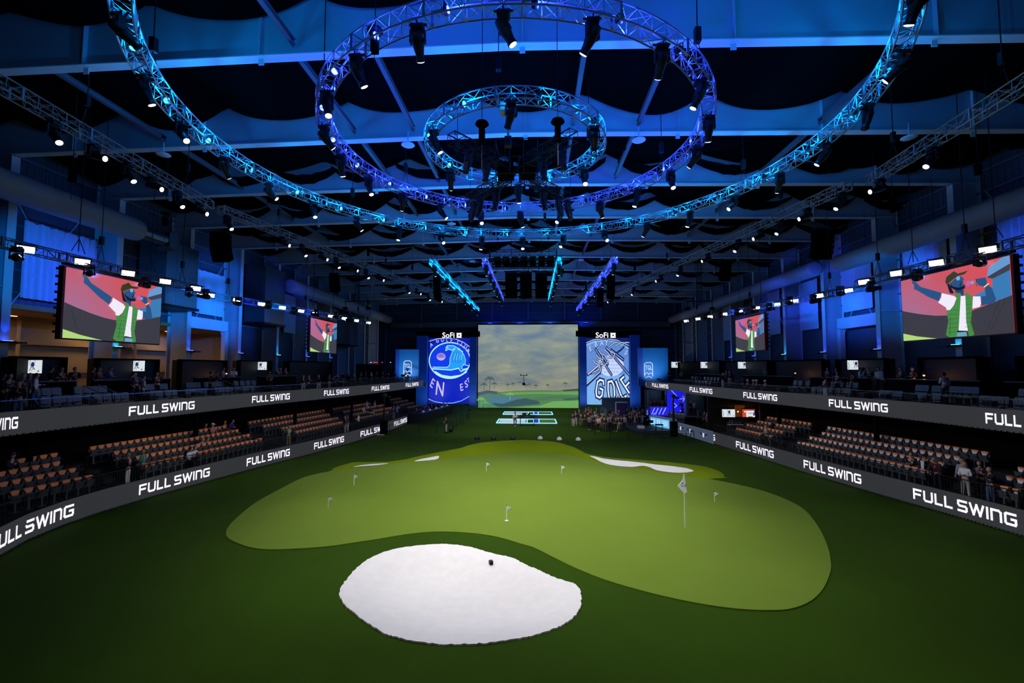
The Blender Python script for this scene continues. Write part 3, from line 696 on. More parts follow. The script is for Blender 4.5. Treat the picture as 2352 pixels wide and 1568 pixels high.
# dark centre rigs
truss('equipment_truss', 'dark equipment truss over the centre speakers, front one', (-2.6, 37.0, 16.1), (2.9, 37.0, 16.1), .7, .6, True, None, BLK, 9)
truss('equipment_truss', 'dark equipment truss over the centre speakers, rear one', (-2.6, 39.6, 16.0), (2.9, 39.6, 16.0), .7, .6, False, None, BLK, 9)
t = thing('equipment_rack', 'flat black rack carried between the two dark centre trusses', 'rack', (.15, 38.2, 15.7))
m = MB().box((0, -.5, .15), (5.2, .1, .1)).box((0, .5, .15), (5.2, .1, .1)); [m.box((-2.2+.75*i, 0, .5), (.55, .9, .6)) for i in range(7)]; m.build('shelf', BLKM, t)
m = MB(); [m.tube((-2.4+.6*i, -1.1, .1), (-2.2+.6*i, 1.1, -.25), .02, 4) for i in range(9)]; m.build('cable', BLK, t)
for i, sg in enumerate((-1, 1)):
    w2 = ['left', 'right'][i]
    truss('equipment_truss', 'dark angled truss under the innermost ring, near %s one' % w2, (RC_[0]+sg*.35, 19.3, 15.75), (RC_[0]+sg*2.35, 16.9, 15.75), .42, .5, False, None, BLK, 9)
    truss('equipment_truss', 'dark angled truss under the innermost ring, far %s one' % w2, (RC_[0]+sg*.35, 20.3, 15.65), (RC_[0]+sg*2.5, 23.0, 15.65), .42, .5, False, None, BLK, 9)
t = thing('projector_cage', 'tangled black projector cage in the centre of the innermost ring', 'projector rig', (RC_[0]+.1, 19.6, 15.4))
m = MB()
for x in (-.9, -.3, .3, .9):
    for y in (-.7, .7): m.tube((x, y, 0), (x, y, 1.5), .022, 5)
for z in (0, .75, 1.5):
    for y in (-.7, .7): m.tube((-.9, y, z), (.9, y, z), .022, 5)
    for x in (-.9, .9): m.tube((x, -.7, z), (x, .7, z), .022, 5)

for x, y in ((-1.75, 17.4), (-1.1, 18.2), (1.2, 18.2), (1.9, 17.3), (-1.9, 22.6), (-1.0, 21.6), (1.3, 21.7), (2.1, 22.7), (-2.3, 23.2), (2.6, 23.3)): m.tube((0, 0, .35), (x-.1, y-19.6, .36), .025, 5)
m.build('cage_frame', BLK, t)
m = MB().box((-.5, 0, .4), (.7, .9, .5)).box((.45, 0, .45), (.7, .9, .55)).box((0, 0, 1.15), (.8, .6, .4)); m.build('projector_body', BLKM, t)
m = MB()
for i in range(26):
    a = Vector((random.uniform(-2, 2), random.uniform(-1.8, 2.4), random.uniform(.2, 1.3))); b2 = a*.3+Vector((random.uniform(-.4, .4), 0, random.uniform(.1, .8))); c = (a+b2)/2-Vector((0, 0, random.uniform(.1, .4)))
    m.path([a, c, b2], .016, 4)
m.build('cable', BLK, t)
for i, (x, y, dark) in enumerate([(-1.75, 17.4, 1), (-1.1, 18.2, 1), (1.2, 18.2, 1), (1.9, 17.3, 1), (-1.9, 22.6, 1), (-1.0, 21.6, 1), (1.3, 21.7, 1), (2.1, 22.7, 1), (-2.3, 23.2, 1), (2.6, 23.3, 1)]):
    moving_head((RC_[0]+x, y, 15.72), (x*3, y+.5, 0), 'unlit moving head on the dark centre rig, %s of ten' % ORD[i], 'unlit centre heads', 'd')
t = thing('hanging_camera', 'small camera box on a steel pole hanging from the innermost ring', 'camera', (.05, 16.9, 15.9))
MB().tube((0, 0, 0), (0, 0, 1.2), .05, 8).build('pole', ALU, t); MB().box((0, 0, -.15), (.26, .26, .36)).build('housing', BLK, t); MB().tube((0, -.13, -.15), (0, -.17, -.15), .07, 10).build('lens', LENSD, t); MB().box((0, 0, 1.15), (.6, .5, .3)).build('mount_plate', STEELW, t)
for i, (px, py, y) in enumerate(sorted([(1080, 493, 29), (1311, 490, 29), (167, 395, 19), (380, 500, 24), (2246, 380, 22), (2051, 470, 27), (1107, 300, 15), (1281, 295, 15), (861, 88, 13), (1290, 625, 44), (990, 650, 47), (846, 575, 45), (947, 610, 50), (1458, 612, 50), (1346, 655, 52)], key=lambda v: v[2])):
    p = ony(px, py, y); z = min(p.z, 19.0); t = thing('chain_motor', 'small black chain motor hanging near the trusses, %s nearest the camera' % ORD[i], 'chain motor', (p.x, p.y, z), 0, 'loose chain motors')
    MB().box((0, 0, -.2), (.2, .2, .5)).lathe([(.2, .18), (.24, .22), (.2, .3), (.05, .34)], n=12).build('motor_body', BLKM, t)
    MB().tube((0, 0, .3), (0, 0, 22.0-z), .015, 4).tube((0, 0, -.45), (0, 0, -1.3), .01, 4).build('chain', BLK, t)
for i, (px, py, y) in enumerate(sorted([(375, 355, 23.4), (937, 333, 23.4), (1467, 322, 23.4), (2088, 316, 23.4), (1037, 514, 36.8), (1085, 600, 50), (1334, 597, 50), (1900, 470, 36.8)])):
    p = ony(px, py, y); t = thing('ceiling_speaker_disc', 'white round disc hanging under a roof beam, %s from the left' % ORD[i], 'disc', p, 0, 'white discs under the beams')
    MB().lathe([(.05, .16), (.12, .1), (.34, .03), (.36, 0), (.3, -.04), (.02, -.05)], n=18).build('disc', WHITE, t, True); MB().tube((0, 0, .1), (0, 0, .75), .03, 6).build('stem', WHITE, t)
# ================================================================ stands
LFT = [(8,-14.5),(12,-16.6),(14.5,-17.9),(16.7,-19.2),(18.2,-19.9),(20,-20.3),(22,-20.4),(25,-20.1),(29,-19.4),(32.5,-18.7),(36.7,-17.7),(42.6,-16.5),(48.4,-15.75),(53,-15.4),(58.4,-15.2),(72,-15.1)]
RFT = [(8,21.9),(17,22.0),(20,21.8),(23.5,21.2),(26.2,20.6),(29,20.05),(32.4,19.5),(37.2,18.95),(43.3,18.1),(46.5,17.8),(54,17.3),(72,17)]
LUT = [(8,-22.1),(19,-22.0),(22.4,-21.9),(27.8,-21.5),(35.5,-20.7),(47.4,-18.7),(58,-17.7),(70.4,-17.1),(76,-17)]
RUT = [(8,23.2),(21.8,23.1),(26.2,22.7),(30,22.2),(34,21.6),(43.5,20.1),(56,19.0),(68.2,18.5),(76,18.4)]
def lf(y): return interp(y, LFT)
def rf(y): return interp(y, RFT)
def lu(y): return interp(y, LUT)
def ru(y): return interp(y, RUT)
def strip(mb, fn, s, o1, o2_, z1, z2, ya, yb, mi=0, step=1.0):
    n = max(1, int((yb-ya)/step)); o = len(mb.v)
    for i in range(n+1):
        y = ya+(yb-ya)*i/n; x = fn(y); o2 = min(o2_, 29.75-abs(x)) if o2_ > 9 else o2_
        mb.v += [(x+s*o1, y, z1), (x+s*o2, y, z1), (x+s*o2, y, z2), (x+s*o1, y, z2)]
    for i in range(n):
        a = o+4*i; b = a+4
        for k in range(4): mb.f.append((a+k, b+k, b+(k+1) % 4, a+(k+1) % 4)); mb.m.append(mi)
    mb.f += [(o, o+1, o+2, o+3), (o+4*n, o+4*n+1, o+4*n+2, o+4*n+3)]; mb.m += [mi, mi]
# letters: strokes in a unit-high box
ST = .195
def glyphs():
    h = ST/2
    G = {'F': (.92, [[(h, 0), (h, 1-h), (.92, 1-h)], [(h, .5), (.82, .5)]]),
         'U': (.98, [[(h, 1), (h, .22), (.22, h), (.76, h), (.98-h, .22), (.98-h, 1)]]),
         'L': (.78, [[(h, 1), (h, h), (.78, h)]]),
         'S': (.95, [[(.93, 1-h), (.2, 1-h), (h, .88), (h, .62), (.2, .5), (.75, .5), (.95-h, .4), (.95-h, .18), (.75, h), (.0, h)]]),
         'W': (1.3, [[(.05, 1), (.36, .08), (.65, .9), (.94, .08), (1.25, 1)]]),
         'I': (ST, [[(h, 0), (h, 1)]]),
         'N': (.95, [[(h, 0), (h, 1-h), (.7, 1-h), (.95-h, .78), (.95-h, 0)]]),
         'G': (1.0, [[(.98, 1-h), (.2, 1-h), (h, .82), (h, .2), (.2, h), (.85, h), (1-h, .2), (1-h, .5), (.5, .5)]]),
         ' ': (.14, [])}
    return G
GL = glyphs()
def text_quads(s):
    out = []; x = 0
    for ch in s:
        w, strokes = GL[ch]
        for st in strokes:
            for a, b in zip(st, st[1:]):
                a, b = Vector(a), Vector(b); d = (b-a).normalized(); n = Vector((-d.y, d.x))*ST/2; e = d*ST*.42 if True else d*0
                ea = e if a != Vector(st[0]) else d*0; eb = e if b != Vector(st[-1]) else d*0
                out.append([(x+v.x, v.y) for v in (a-ea-n, b+eb-n, b+eb+n, a-ea+n)])
        x += w+.16
    return out, x-.16
class Board:
    def __init__(s, fn, ya, yb, zc, side, off):
        s.Y = [ya+(yb-ya)*i/400 for i in range(401)]; s.P = [Vector((fn(y), y, 0)) for y in s.Y]; s.L = [0]
        for a, b in zip(s.P, s.P[1:]): s.L.append(s.L[-1]+(b-a).length)
        s.side, s.off = side, off
    def at(s, l, z, o=0):
        l = max(0, min(s.L[-1]-1e-4, l)); i = min(len(s.L)-2, int(l/s.L[-1]*400))
        while i > 0 and s.L[i] > l: i -= 1
        while s.L[i+1] < l: i += 1
        t = (l-s.L[i])/(s.L[i+1]-s.L[i]); p = s.P[i].lerp(s.P[i+1], t); d = (s.P[i+1]-s.P[i]).normalized()
        n = Vector((-d.y, d.x, 0)) if s.side > 0 else Vector((d.y, -d.x, 0)); p = p+n*(s.off+o); p.z = z; return p
    def find(s, px, z):
        best = min(range(801), key=lambda i: abs(proj(s.at(s.L[-1]*i/800, z))[0]-px)); return s.L[-1]*best/800
def board(name_label, fn, ya, yb, za, zt, side, texts, segs=None):
    t = thing('led_ribbon_board', name_label, 'led board'); B = Board(fn, ya, yb, 0, side, 0); mb = MB(); n = 120
    for i in range(n+1):
        l = B.L[-1]*i/n
        for z, o in ((za, 0), (zt, 0), (zt, -.14), (za, -.14)): mb.v.append(tuple(B.at(l, z, o)))
    for i in range(n):
        a, b = 4*i, 4*i+4
        for k in range(4): mb.f.append((a+k, b+k, b+(k+1) % 4, a+(k+1) % 4)); mb.m.append(0 if k == 0 else 1)
    mb.build('led_face', [LEDBG, BLK], t)
    cb = MB()
    for i in range(0, n*2, 1):
        l = B.L[-1]*(i+.5)/(n*2); a = B.at(B.L[-1]*i/(n*2)+.02, za-.02, .03); b = B.at(B.L[-1]*(i+1)/(n*2)-.05, za-.02, .03)
        cb.tube(a, b, .022, 4)
    cb.build('edge_trim', CHROME, t)
    H = (zt-za)*.52; z0 = za+(zt-za)*.24
    for pxa, pxb, s in texts:
        q, w = text_quads(s); la, lb = B.find(pxa, (za+zt)/2), B.find(pxb, (za+zt)/2); dirn = 1 if lb > la else -1
        Lx = abs(lb-la) if len(s) > 1 else w*H*.9; m = MB()
        for quad in q:
            # split wide strokes so that they follow the curved board
            vs = [B.at(la+dirn*x/w*Lx, z0+y*H, .012) for x, y in quad]; m.add(vs, [(0, 1, 2, 3)])
        m.build('lettering', LEDTX, t)
    return B
FS = 'FULL SWING'
board('long dark led ribbon along the left upper deck edge reading FULL SWING', lu, 10, 74, 4.2, 5.2, -1, [(-106, 42, FS), (297, 447, FS), (578, 665, FS), (744, 801, FS), (854, 894, FS), (932, 961, FS)])
board('long dark led ribbon along the right upper deck edge reading FULL SWING', ru, 10, 72, 4.2, 5.2, 1, [(2265, 2470, FS), (1905, 2040, FS), (1708, 1786, FS), (1584, 1636, FS), (1498, 1535, FS), (1461, 1464, 'I')])
board('long dark led ribbon at turf level under the left seats reading FULL SWING', lf, 8, 58, .06, 1.1, -1, [(-20, 170, FS), (318, 481, FS), (566, 666, FS), (721, 790, FS), (828, 888, FS), (905, 945, FS)])
board('long dark led ribbon at turf level under the right seats reading FULL SWING', rf, 8, 45.5, .06, 1.12, 1, [(2098, 2336, FS), (1846, 1979, FS), (1691, 1777, FS), (1636.5, 1645, 'G')])
# stand bodies
def stand_lower(nm, fn, s, ya, yb):
    t = thing('grandstand', 'black tiered lower grandstand on the %s side' % nm, 'grandstand')
    m = MB(); strip(m, fn, s, .16, 1.45, .5, .80, ya, yb)
    for i in range(4): strip(m, fn, s, 1.2+.85*i, 2.05+.85*i if i < 3 else 5.2, .3, .85+.33*i, ya, yb)
    m.build('tiered_floor', CONC, t)
    m = MB(); strip(m, fn, s, 5.2, 5.35, 0, 4.3, ya, yb); m.build('rear_wall', BLKM, t)
    y = ya+3
    while y < yb: MB().box((fn(y)+s*3.2, y, 2.6), (.22, .22, 3.2)).build('support_post', BLKM, t); y += 9.3
stand_lower('left', lf, -1, 9, 72); stand_lower('right', rf, 1, 9, 46)
def deck(nm, fn, s, ya, yb):
    t = thing('upper_deck', 'black upper deck with three levels on the %s side' % nm, 'deck')
    m = MB(); strip(m, fn, s, .16, 14, 4.12, 4.72, ya, yb); m.build('deck_slab', CONC, t)
    m = MB(); strip(m, fn, s, 2.3, 3.6, 4.72, 5.10, ya, yb); strip(m, fn, s, 3.6, 14, 4.72, 5.42, ya, yb); m.build('raised_tier', CONC, t)
deck('left', lu, -1, 9, 76); deck('right', ru, 1, 9, 74)
def rail(nm, label, fn, s, off, z, ya, yb, h=.95, px=.14, bars=True):
    t = thing('guard_rail', label, 'railing'); top = MB(); n = int((yb-ya)/1.2); P = [Vector((fn(ya+(yb-ya)*i/n)+s*off, ya+(yb-ya)*i/n, z)) for i in range(n+1)]
    for a, b in zip(P, P[1:]): top.tube(a+Vector((0, 0, h)), b+Vector((0, 0, h)), .024, 6); top.tube(a+Vector((0, 0, .12)), b+Vector((0, 0, .12)), .016, 4)
    top.build('top_rail', [CHROME, BLK][nm == 'k'], t)
    po = MB(); [po.tube(p, p+Vector((0, 0, h)), .024, 5) for p in P]; po.build('rail_posts', BLK, t)
    if bars:
        pk = MB(); m = int((yb-ya)/px)
        for i in range(m):
            y = ya+(yb-ya)*i/m; x = fn(y)+s*off; pk.tube((x, y, z+.12), (x, y, z+h), .008, 3, cap=False)
        tag(pk.build('pickets', BLK, t), kind='stuff')
rail('c', 'picket guard rail along the left upper deck edge', lu, -1, .3, 4.72, 12, 46)
rail('k', 'black guard rail on the left deck camera platform', lu, -1, .3, 4.72, 46.3, 72, 1.15)
rail('c', 'picket guard rail along the right upper deck edge', ru, 1, .3, 4.72, 12, 60)
rail('k', 'black picket rail before the left lower seats', lf, -1, .35, .8, 10, 56, .98)
rail('k', 'black picket rail before the right lower seats', rf, 1, .35, .8, 10, 45, .98)
def stair_rail(x, y, z, s, label):
    t = thing('stair_handrail', label, 'handrail', (x, y, z))
    for d in (-.45, .45):
        MB().path([(0, d, 0), (0, d, .95), (s*.5, d, 1.0), (s*1.6, d, 1.45), (s*1.6, d, .6)], .025, 6).build('rail_tube', CHROME, t)
for s, nm, fn, lst in ((-1, 'left', lu, [(80, 940), (348, 915), (526, 895), (654, 880)]), (1, 'right', ru, [(2112, 918), (1905, 900), (1778, 890)])):
    for i, (px, py) in enumerate(lst):
        p = onz(px, py, 4.8); y = p.y; stair_rail(fn(y)+s*.5, y, 4.72, s, 'bright steel stair handrail on the %s upper deck, %s from the camera' % (nm, ORD[i]))
# aisle rails and dividers in the lower stands
def aisle(nm, fn, s, y, i):
    t = thing('aisle_divider', 'black picket divider rail in the %s lower stand, %s from the camera' % (nm, ORD[i]), 'railing', (fn(y), y, 0))
    m = MB(); P = [Vector((s*.5, 0, .8)), Vector((s*1.5, 0, .85)), Vector((s*2.4, 0, 1.18)), Vector((s*3.2, 0, 1.5)), Vector((s*4.2, 0, 1.85))]
    m.path([p+Vector((0, 0, 1.0)) for p in P], .028, 6); m.path([p+Vector((0, 0, .15)) for p in P], .02, 4)
    for p in P: m.tube(p, p+Vector((0, 0, 1)), .025, 5)
    m.build('frame', BLK, t)
    m = MB()
    for a, b in zip(P, P[1:]):
        for k in range(7): q = a.lerp(b, k/7); m.tube(q+Vector((0, 0, .1)), q+Vector((0, 0, 1)), .009, 3)
    tag(m.build('pickets', BLK, t), kind='stuff')
for i, y in enumerate((22.2, 23.3, 33.2, 34.6, 45.2, 46.6)): aisle('left', lf, -1, y, i)
for i, y in enumerate((21.2, 22.6, 34.3, 36.0)): aisle('right', rf, 1, y, i)
# seats ------------------------------------------------------------
SM = {}
def seat_meshes():
    m = MB(); m.prism([(-.21, 0, .42), (.21, 0, .42), (.19, .05, .76), (.15, .075, .93), (-.15, .075, .93), (-.19, .05, .76)], (0, 0, 0), (0, .07, 0)); SM['backrest'] = m.mesh('backrest', SEATD)
    m = MB(); m.prism([(-.22, -.06, .43), (.22, -.06, .43), (.20, -.17, .74), (-.20, -.17, .74)], (0, 0, 0), (0, .07, .01)); m.box((0, -.02, .25), (.08, .1, .45)); m.box((0, 0, .03), (.3, .25, .03)); SM['seat_pan'] = m.mesh('seat_pan', SEATD)
    m = MB()
    for s in (-1, 1): m.box((s*.25, -.1, .62), (.05, .32, .04)); m.box((s*.25, .03, .45), (.035, .05, .34))
    SM['armrest'] = m.mesh('armrest', BLK)
    m = MB(); m.prism([(-.165, -.02, .955), (.165, -.02, .955), (.155, -.02, .86), (.08, -.03, .76), (-.08, -.03, .76), (-.155, -.02, .86)], (0, 0, 0), (0, .17, 0)); SM['headrest_cover'] = m.mesh('headrest_cover', ORANGE)
    m = MB(); m.prism([(-.14, -.035, .88), (.14, -.035, .88), (.09, -.045, .75), (-.09, -.045, .75)], (0, 0, 0), (0, .01, 0)); SM['card'] = m.mesh('card', SEATW)
    m = MB(); m.prism([(-.22, .02, .40), (.22, .02, .40), (.235, .10, .90), (.21, .12, .97), (-.21, .12, .97), (-.235, .10, .90)], (0, 0, 0), (0, .12, 0))
    for a in (-.15, 0, .15):
        for b in (.55, .75): m.ball((a, .02+(b-.4)*.14, b), .022, 6)
    SM['l_back'] = m.mesh('backrest', LOUNGE)
    m = MB(); m.box((0, -.16, .40), (.43, .46, .13)); m.box((0, -.1, .2), (.12, .12, .38)); SM['l_seat'] = m.mesh('seat_cushion', LOUNGE)
    m = MB(); [m.box((s*.26, -.1, .58), (.05, .42, .05)) for s in (-1, 1)]; [m.box((s*.26, .04, .48), (.05, .06, .2)) for s in (-1, 1)]; SM['l_arm'] = m.mesh('armrest', BLK)
    m = MB(); m.prism([(-.16, .0, .93), (.16, .0, .93), (.14, -.02, .78), (-.14, -.02, .78)], (0, 0, 0), (0, .02, 0)); SM['l_card'] = m.mesh('card', SEATW)
seat_meshes()
ROWN = ['front row', 'second row', 'third row', 'back row']
def seat_row(blk, word, s, row, a, b, n, skip=(), card=False, stuff=None):
    zt = 1.75+.33*row; A, B = onz(*a, zt), onz(*b, zt); d = (B-A).normalized(); yaw = math.atan2(d.y, d.x)+(PI if s < 0 else 0)
    yaw = yaw if s > 0 else yaw
    # seats face the field: local -Y must point to -s X
    face = Vector((-s, 0, 0)); nrm = Vector((d.y, -d.x, 0)); nrm = nrm if nrm.dot(face) > 0 else -nrm
    yaw = math.atan2(nrm.y, nrm.x)+PI/2
    for i in range(n):
        if i in skip: continue
        p = A.lerp(B, i/max(1, n-1)); p.z = zt-.90
        if stuff is not None:
            R = Matrix.Rotation(yaw, 3, 'Z')
            for k, mi in (('backrest', 0), ('seat_pan', 0), ('armrest', 2), ('headrest_cover', 1)):
                me = SM[k]; stuff.add([R @ v.co+p for v in me.vertices], [tuple(f.vertices) for f in me.polygons], mi)
            continue
        lb = 'orange-topped seat, %s of the %s, %s from its near end' % (ROWN[row], word, ORD[i] if i < 28 else 'last')
        t = thing('stadium_seat', lb, 'seat', p, yaw, 'orange seats, %s' % word)
        for k in ('backrest', 'seat_pan', 'armrest', 'headrest_cover')+(('card',) if card else ()): put(k, SM[k], t)
LA = 'nearest left block'; LB = 'second left block'; LCK = 'third left block'
seat_row('A', LA, -1, 0, (34, 1130), (204, 1094), 7); seat_row('A', LA, -1, 1, (8, 1110), (166, 1078), 7); seat_row('A', LA, -1, 2, (3, 1086), (129, 1063), 6); seat_row('A', LA, -1, 3, (22, 1060), (124, 1043), 5, (0,))
seat_row('B', LB, -1, 0, (334, 1067), (598, 1008), 21, (6, 7)); seat_row('B', LB, -1, 1, (318, 1049), (570, 998.6), 20); seat_row('B', LB, -1, 2, (268, 1038), (544, 988), 21); seat_row('B', LB, -1, 3, (214, 1027), (515, 979), 23)
seat_row('C', LCK, -1, 0, (683, 990.5), (785, 969), 16); seat_row('C', LCK, -1, 1, (651, 982.5), (775, 959), 20); seat_row('C', LCK, -1, 2, (608, 977), (754.5, 951), 22); seat_row('C', LCK, -1, 3, (575, 969), (743, 942), 23)
mb = MB()
for a in [(0, (831,958.6), (890,946), 12), (1, (812,951), (898,935.6), 18), (2, (792,944.5), (879,929.7), 18), (3, (767.5,938), (849,925.4), 16), (0, (938,934.8), (966.5,929.7), 9), (1, (922,929.7), (950,923.7), 9), (2, (906,923.7), (936,918.6), 9), (3, (897.6,917), (921,913.5), 8)]:
    seat_row('D', '', -1, a[0], a[1], a[2], a[3], stuff=mb)
o = mb.build('distant_seats', [SEATD, ORANGE, BLK]); tag(o, 'far rows of small orange-topped seats at the end of the left stand', 'seats', kind='stuff')
RA = 'nearest right block'; RB = 'large right block'; RC2 = 'far right block'
seat_row('A', RA, 1, 0, (2280, 1113), (2336, 1126), 3, card=True); seat_row('A', RA, 1, 1, (2319.6, 1096), (2345, 1102), 2, card=True); seat_row('A', RA, 1, 2, (2346, 1076), (2372, 1082), 2, card=True)
seat_row('B', RB, 1, 0, (1836, 1015), (2120, 1079), 22, card=True); seat_row('B', RB, 1, 1, (1863.5, 1004), (2162.5, 1063.4), 22, card=True); seat_row('B', RB, 1, 2, (1892, 994), (2198, 1050), 21, card=True); seat_row('B', RB, 1, 3, (1905, 981), (2262, 1039), 23, card=True)
seat_row('C', RC2, 1, 0, (1693.6, 984.5), (1769, 1001), 11, (8,)); seat_row('C', RC2, 1, 1, (1718, 975), (1794.6, 991), 10); seat_row('C', RC2, 1, 2, (1742.6, 967.3), (1823, 981), 10, (4,)); seat_row('C', RC2, 1, 3, (1764.8, 958), (1859, 972), 11)
def lounge(s, nm, row, pts, card=False):
    zt = [5.68, 6.06][row]
    for i, (px, py) in enumerate(pts):
        p = onz(px, py-3, zt); fn = lu if s < 0 else ru
        off = [1.55, 2.95][row]; y = p.y
        x = fn(y)+s*off; q = onx(px, py, x); y = q.y; x = fn(y)+s*off
        sl = (fn(y+.5)-fn(y-.5)); d = Vector((sl, 1, 0)).normalized(); n = Vector((-s, s*sl, 0)).normalized(); yaw = math.atan2(n.y, n.x)+PI/2
        t = thing('lounge_seat', 'tufted grey lounge seat, %s of the %s upper deck, %s from the camera' % (['front row', 'second row'][row], nm, ORD[i] if i < 28 else 'last'), 'seat', (x, y, [4.72, 5.10][row]), yaw, 'lounge seats on the %s upper deck' % nm)
        for k in ('l_back', 'l_seat', 'l_arm')+(('l_card',) if card or px < 1610 and s > 0 else ()): put(k.replace('l_back', 'backrest').replace('l_seat', 'seat_cushion').replace('l_arm', 'armrest').replace('l_card', 'card'), SM[k], t)
lounge(-1, 'left', 0, [(116,908),(146,905),(168,904),(192,902),(242,899),(264,898),(286,897),(306,896),(370,894),(383,894),(406,892),(420.5,891),(452.7,889.6),(468,888.7),(483,888),(497,887),(540,884),(552,883.5),(565,883),(575,882.5),(599,881),(609,881),(620,880),(630,880)])
lounge(-1, 'left', 1, [(107,885),(134,884),(159,883),(209,882),(232,881),(253.6,880),(273,879),(375,876),(391,875.5),(425,873),(440,872),(455.7,871),(470,870.5),(525,869),(537.5,868.5),(550,868),(574,866.7),(585,866),(595.5,865.6),(606,865),(638,864),(648,864),(658,863.6),(668,863)])
lounge(1, 'right', 0, [(2352,876+26),(2331,900),(2306,899),(2278,897),(2238,895),(2218,893),(2197,892),(2176,891),(2070,888),(2045,888),(2030,886),(1990,886),(1975,885),(1960,884),(1945,883),(1883,882),(1868,880),(1857,880),(1830,877),(1819,876.5),(1809,876),(1799,875.6),(1610,862),(1604,862),(1598,862),(1592,861.5),(1586,861)])
lounge(1, 'right', 1, [(2348,886),(2325,885),(2271,877),(2252,876),(2227,875),(2206,874),(2118,874),(2098,873),(2075,872),(2063,871.5),(2025,869),(2010,868.5),(1990,868),(1975,867),(1861,863),(1850,862.5),(1838,862),(1826,861),(1785,860),(1773,859),(1765,858.5),(1631,858),(1625,858),(1619,858),(1613,858),(1607,858),(1588,857.5),(1582,857.5)])
# drink tables between the lounge seats, counters behind them
def table(s, nm, px, i):
    fn = lu if s < 0 else ru; q = onx(px, 895, fn(28)+s*1.6)
    t = thing('side_table', 'black block side table between lounge seats, %s upper deck, %s from the camera' % (nm, ORD[i]), 'table', (fn(q.y)+s*1.7, q.y, 4.72))
    MB().box((0, 0, .35), (.7, .5, .7)).build('body', BLK, t); MB().box((0, 0, .72), (.78, .58, .04)).build('table_top', SEATD, t)
for i, px in enumerate((217, 345, 437, 522, 588)): table(-1, 'left', px, i)
for i, px in enumerate((2258, 2050, 2008, 1845)): table(1, 'right', px, i)
def counter(s, nm, ya, yb, i):
    fn = lu if s < 0 else ru; ym = (ya+yb)/2
    t = thing('bar_counter', 'long dark drink counter behind the lounge seats, %s deck, %s from the camera' % (nm, ORD[i]), 'counter', (0, 0, 0))
    m = MB(); strip(m, fn, s, 3.75, 4.1, 6.35, 6.41, ya, yb); m.build('counter_top', SEATD, t)
    m = MB(); strip(m, fn, s, 3.85, 3.95, 5.42, 6.35, ya, yb); m.build('counter_front', BLKM, t)
for i, (a, b2) in enumerate(((20, 25.3), (26.2, 31.5), (33.5, 38), (40, 45))): counter(-1, 'left', a, b2, i)
for i, (a, b2) in enumerate(((21, 26), (27.2, 33), (34.5, 40), (42, 50), (52, 62))): counter(1, 'right', a, b2, i)
# suites with televisions
def tvart(t, w, h, s, red=False):
    a = Art((-w/2, -.045, -h/2), (w, 0, 0), (0, 0, h), (0, -1, 0)); a.poly([(0, 0), (1, 0), (1, 1), (0, 1)], (214, 226, 230))
    if red:
        a.poly([(0, 0), (.3, 0), (.3, 1), (0, 1)], (205, 70, 50)); a.poly([(.3, .82), (1, .82), (1, 1), (.3, 1)], (200, 60, 45)); a.poly([(.85, .2), (1, .2), (1, .82), (.85, .82)], (60, 70, 160)); a.stroke([(.5, .5), (.8, .5)], .06, (40, 50, 60)); a.poly([(.45, 0), (.8, 0), (.8, .1), (.45, .1)], (190, 60, 50))
    else:
        a.stroke([(.40, 1), (.42, .6)], .03, (120, 140, 190)); a.stroke([(.66, 1), (.62, .7), (.64, .62)], .03, (120, 140, 190)); a.poly([(.45, .62), (.5, .85), (.6, .85), (.64, .6), (.58, .5), (.5, .5)], (42, 44, 90)); a.stroke([(.5, .55), (.44, .3), (.42, .22)], .035, (40, 30, 60)); a.stroke([(.58, .55), (.62, .38), (.68, .26)], .035, (40, 30, 60)); a.stroke([(.52, .5), (.6, .35), (.5, .2)], .03, (150, 60, 70))
        a.stroke([(.05, .05), (.1, .5), (.03, .8)], .03, (60, 80, 90)); a.stroke([(.1, .18), (.6, .12)], .015, (110, 140, 160)); a.poly([(.82, .12), (.9, .12), (.9, .22), (.82, .22)], (70, 80, 90))
    a.done('screen_picture', t)
def tv(x, y, z, w, h, s, label, red=False, tilt=0, rz=None):
    t = thing('television', label, 'television', (x, y, z), (s*PI/2-s*.0) if rz is None else rz)
    t.rotation_euler = (0, 0, (-PI/2 if s < 0 else PI/2) if rz is None else rz)
    # local -Y must face the field: for the right wall it faces -X
    t.rotation_euler.z = {-1: PI/2, 1: -PI/2, 0: rz or 0}[s]
    MB().box((0, .0, 0), (w+.06, .08, h+.06)).build('frame', BLK, t); tvart(t, w, h, s, red)
def suite(s, nm, ya, yb, zt, i, tvy=None, fire=None):
    x = s*27.25; t = thing('suite_wall', 'dark suite partition behind the %s upper deck, %s from the camera' % (nm, ORD[i]), 'partition', (x, (ya+yb)/2, 5.42)); w = yb-ya; h = zt-5.42
    m = MB().box((s*.3, 0, h/2), (.5, w, h)); m.build('panel', WOODP, t)
    m = MB().box((0, -w/2+.1, h/2), (.3, .2, h+.1)).box((0, w/2-.1, h/2), (.3, .2, h+.1)).box((0, 0, h), (.3, w, .12)); m.build('frame', BLKM, t)
    if fire:
        t2 = thing('bar_lamp', 'small glowing warm lamp over the dark bar on the %s deck, %s suite' % (nm, ORD[i]), 'lamp', (x-s*.9, fire, 6.7))
        MB().lathe([(.05, .12), (.12, 0), (.13, -.02)], n=10).build('shade', CHROME, t2); MB().ball((0, 0, -.04), .06, 8).build('bulb', WARM, t2); MB().tube((0, 0, .1), (s*.5, 0, .5), .015, 5).build('arm', BLK, t2)
        lamp('POINT', (0, 0, -.18), 10, (1, .45, .15), t2, size=.06)
    if tvy: tv(tvy[0], tvy[1], tvy[2], tvy[3], tvy[4], 0, 'television showing an ice hockey game on the %s upper deck, %s from the camera' % (nm, ORD[i]))
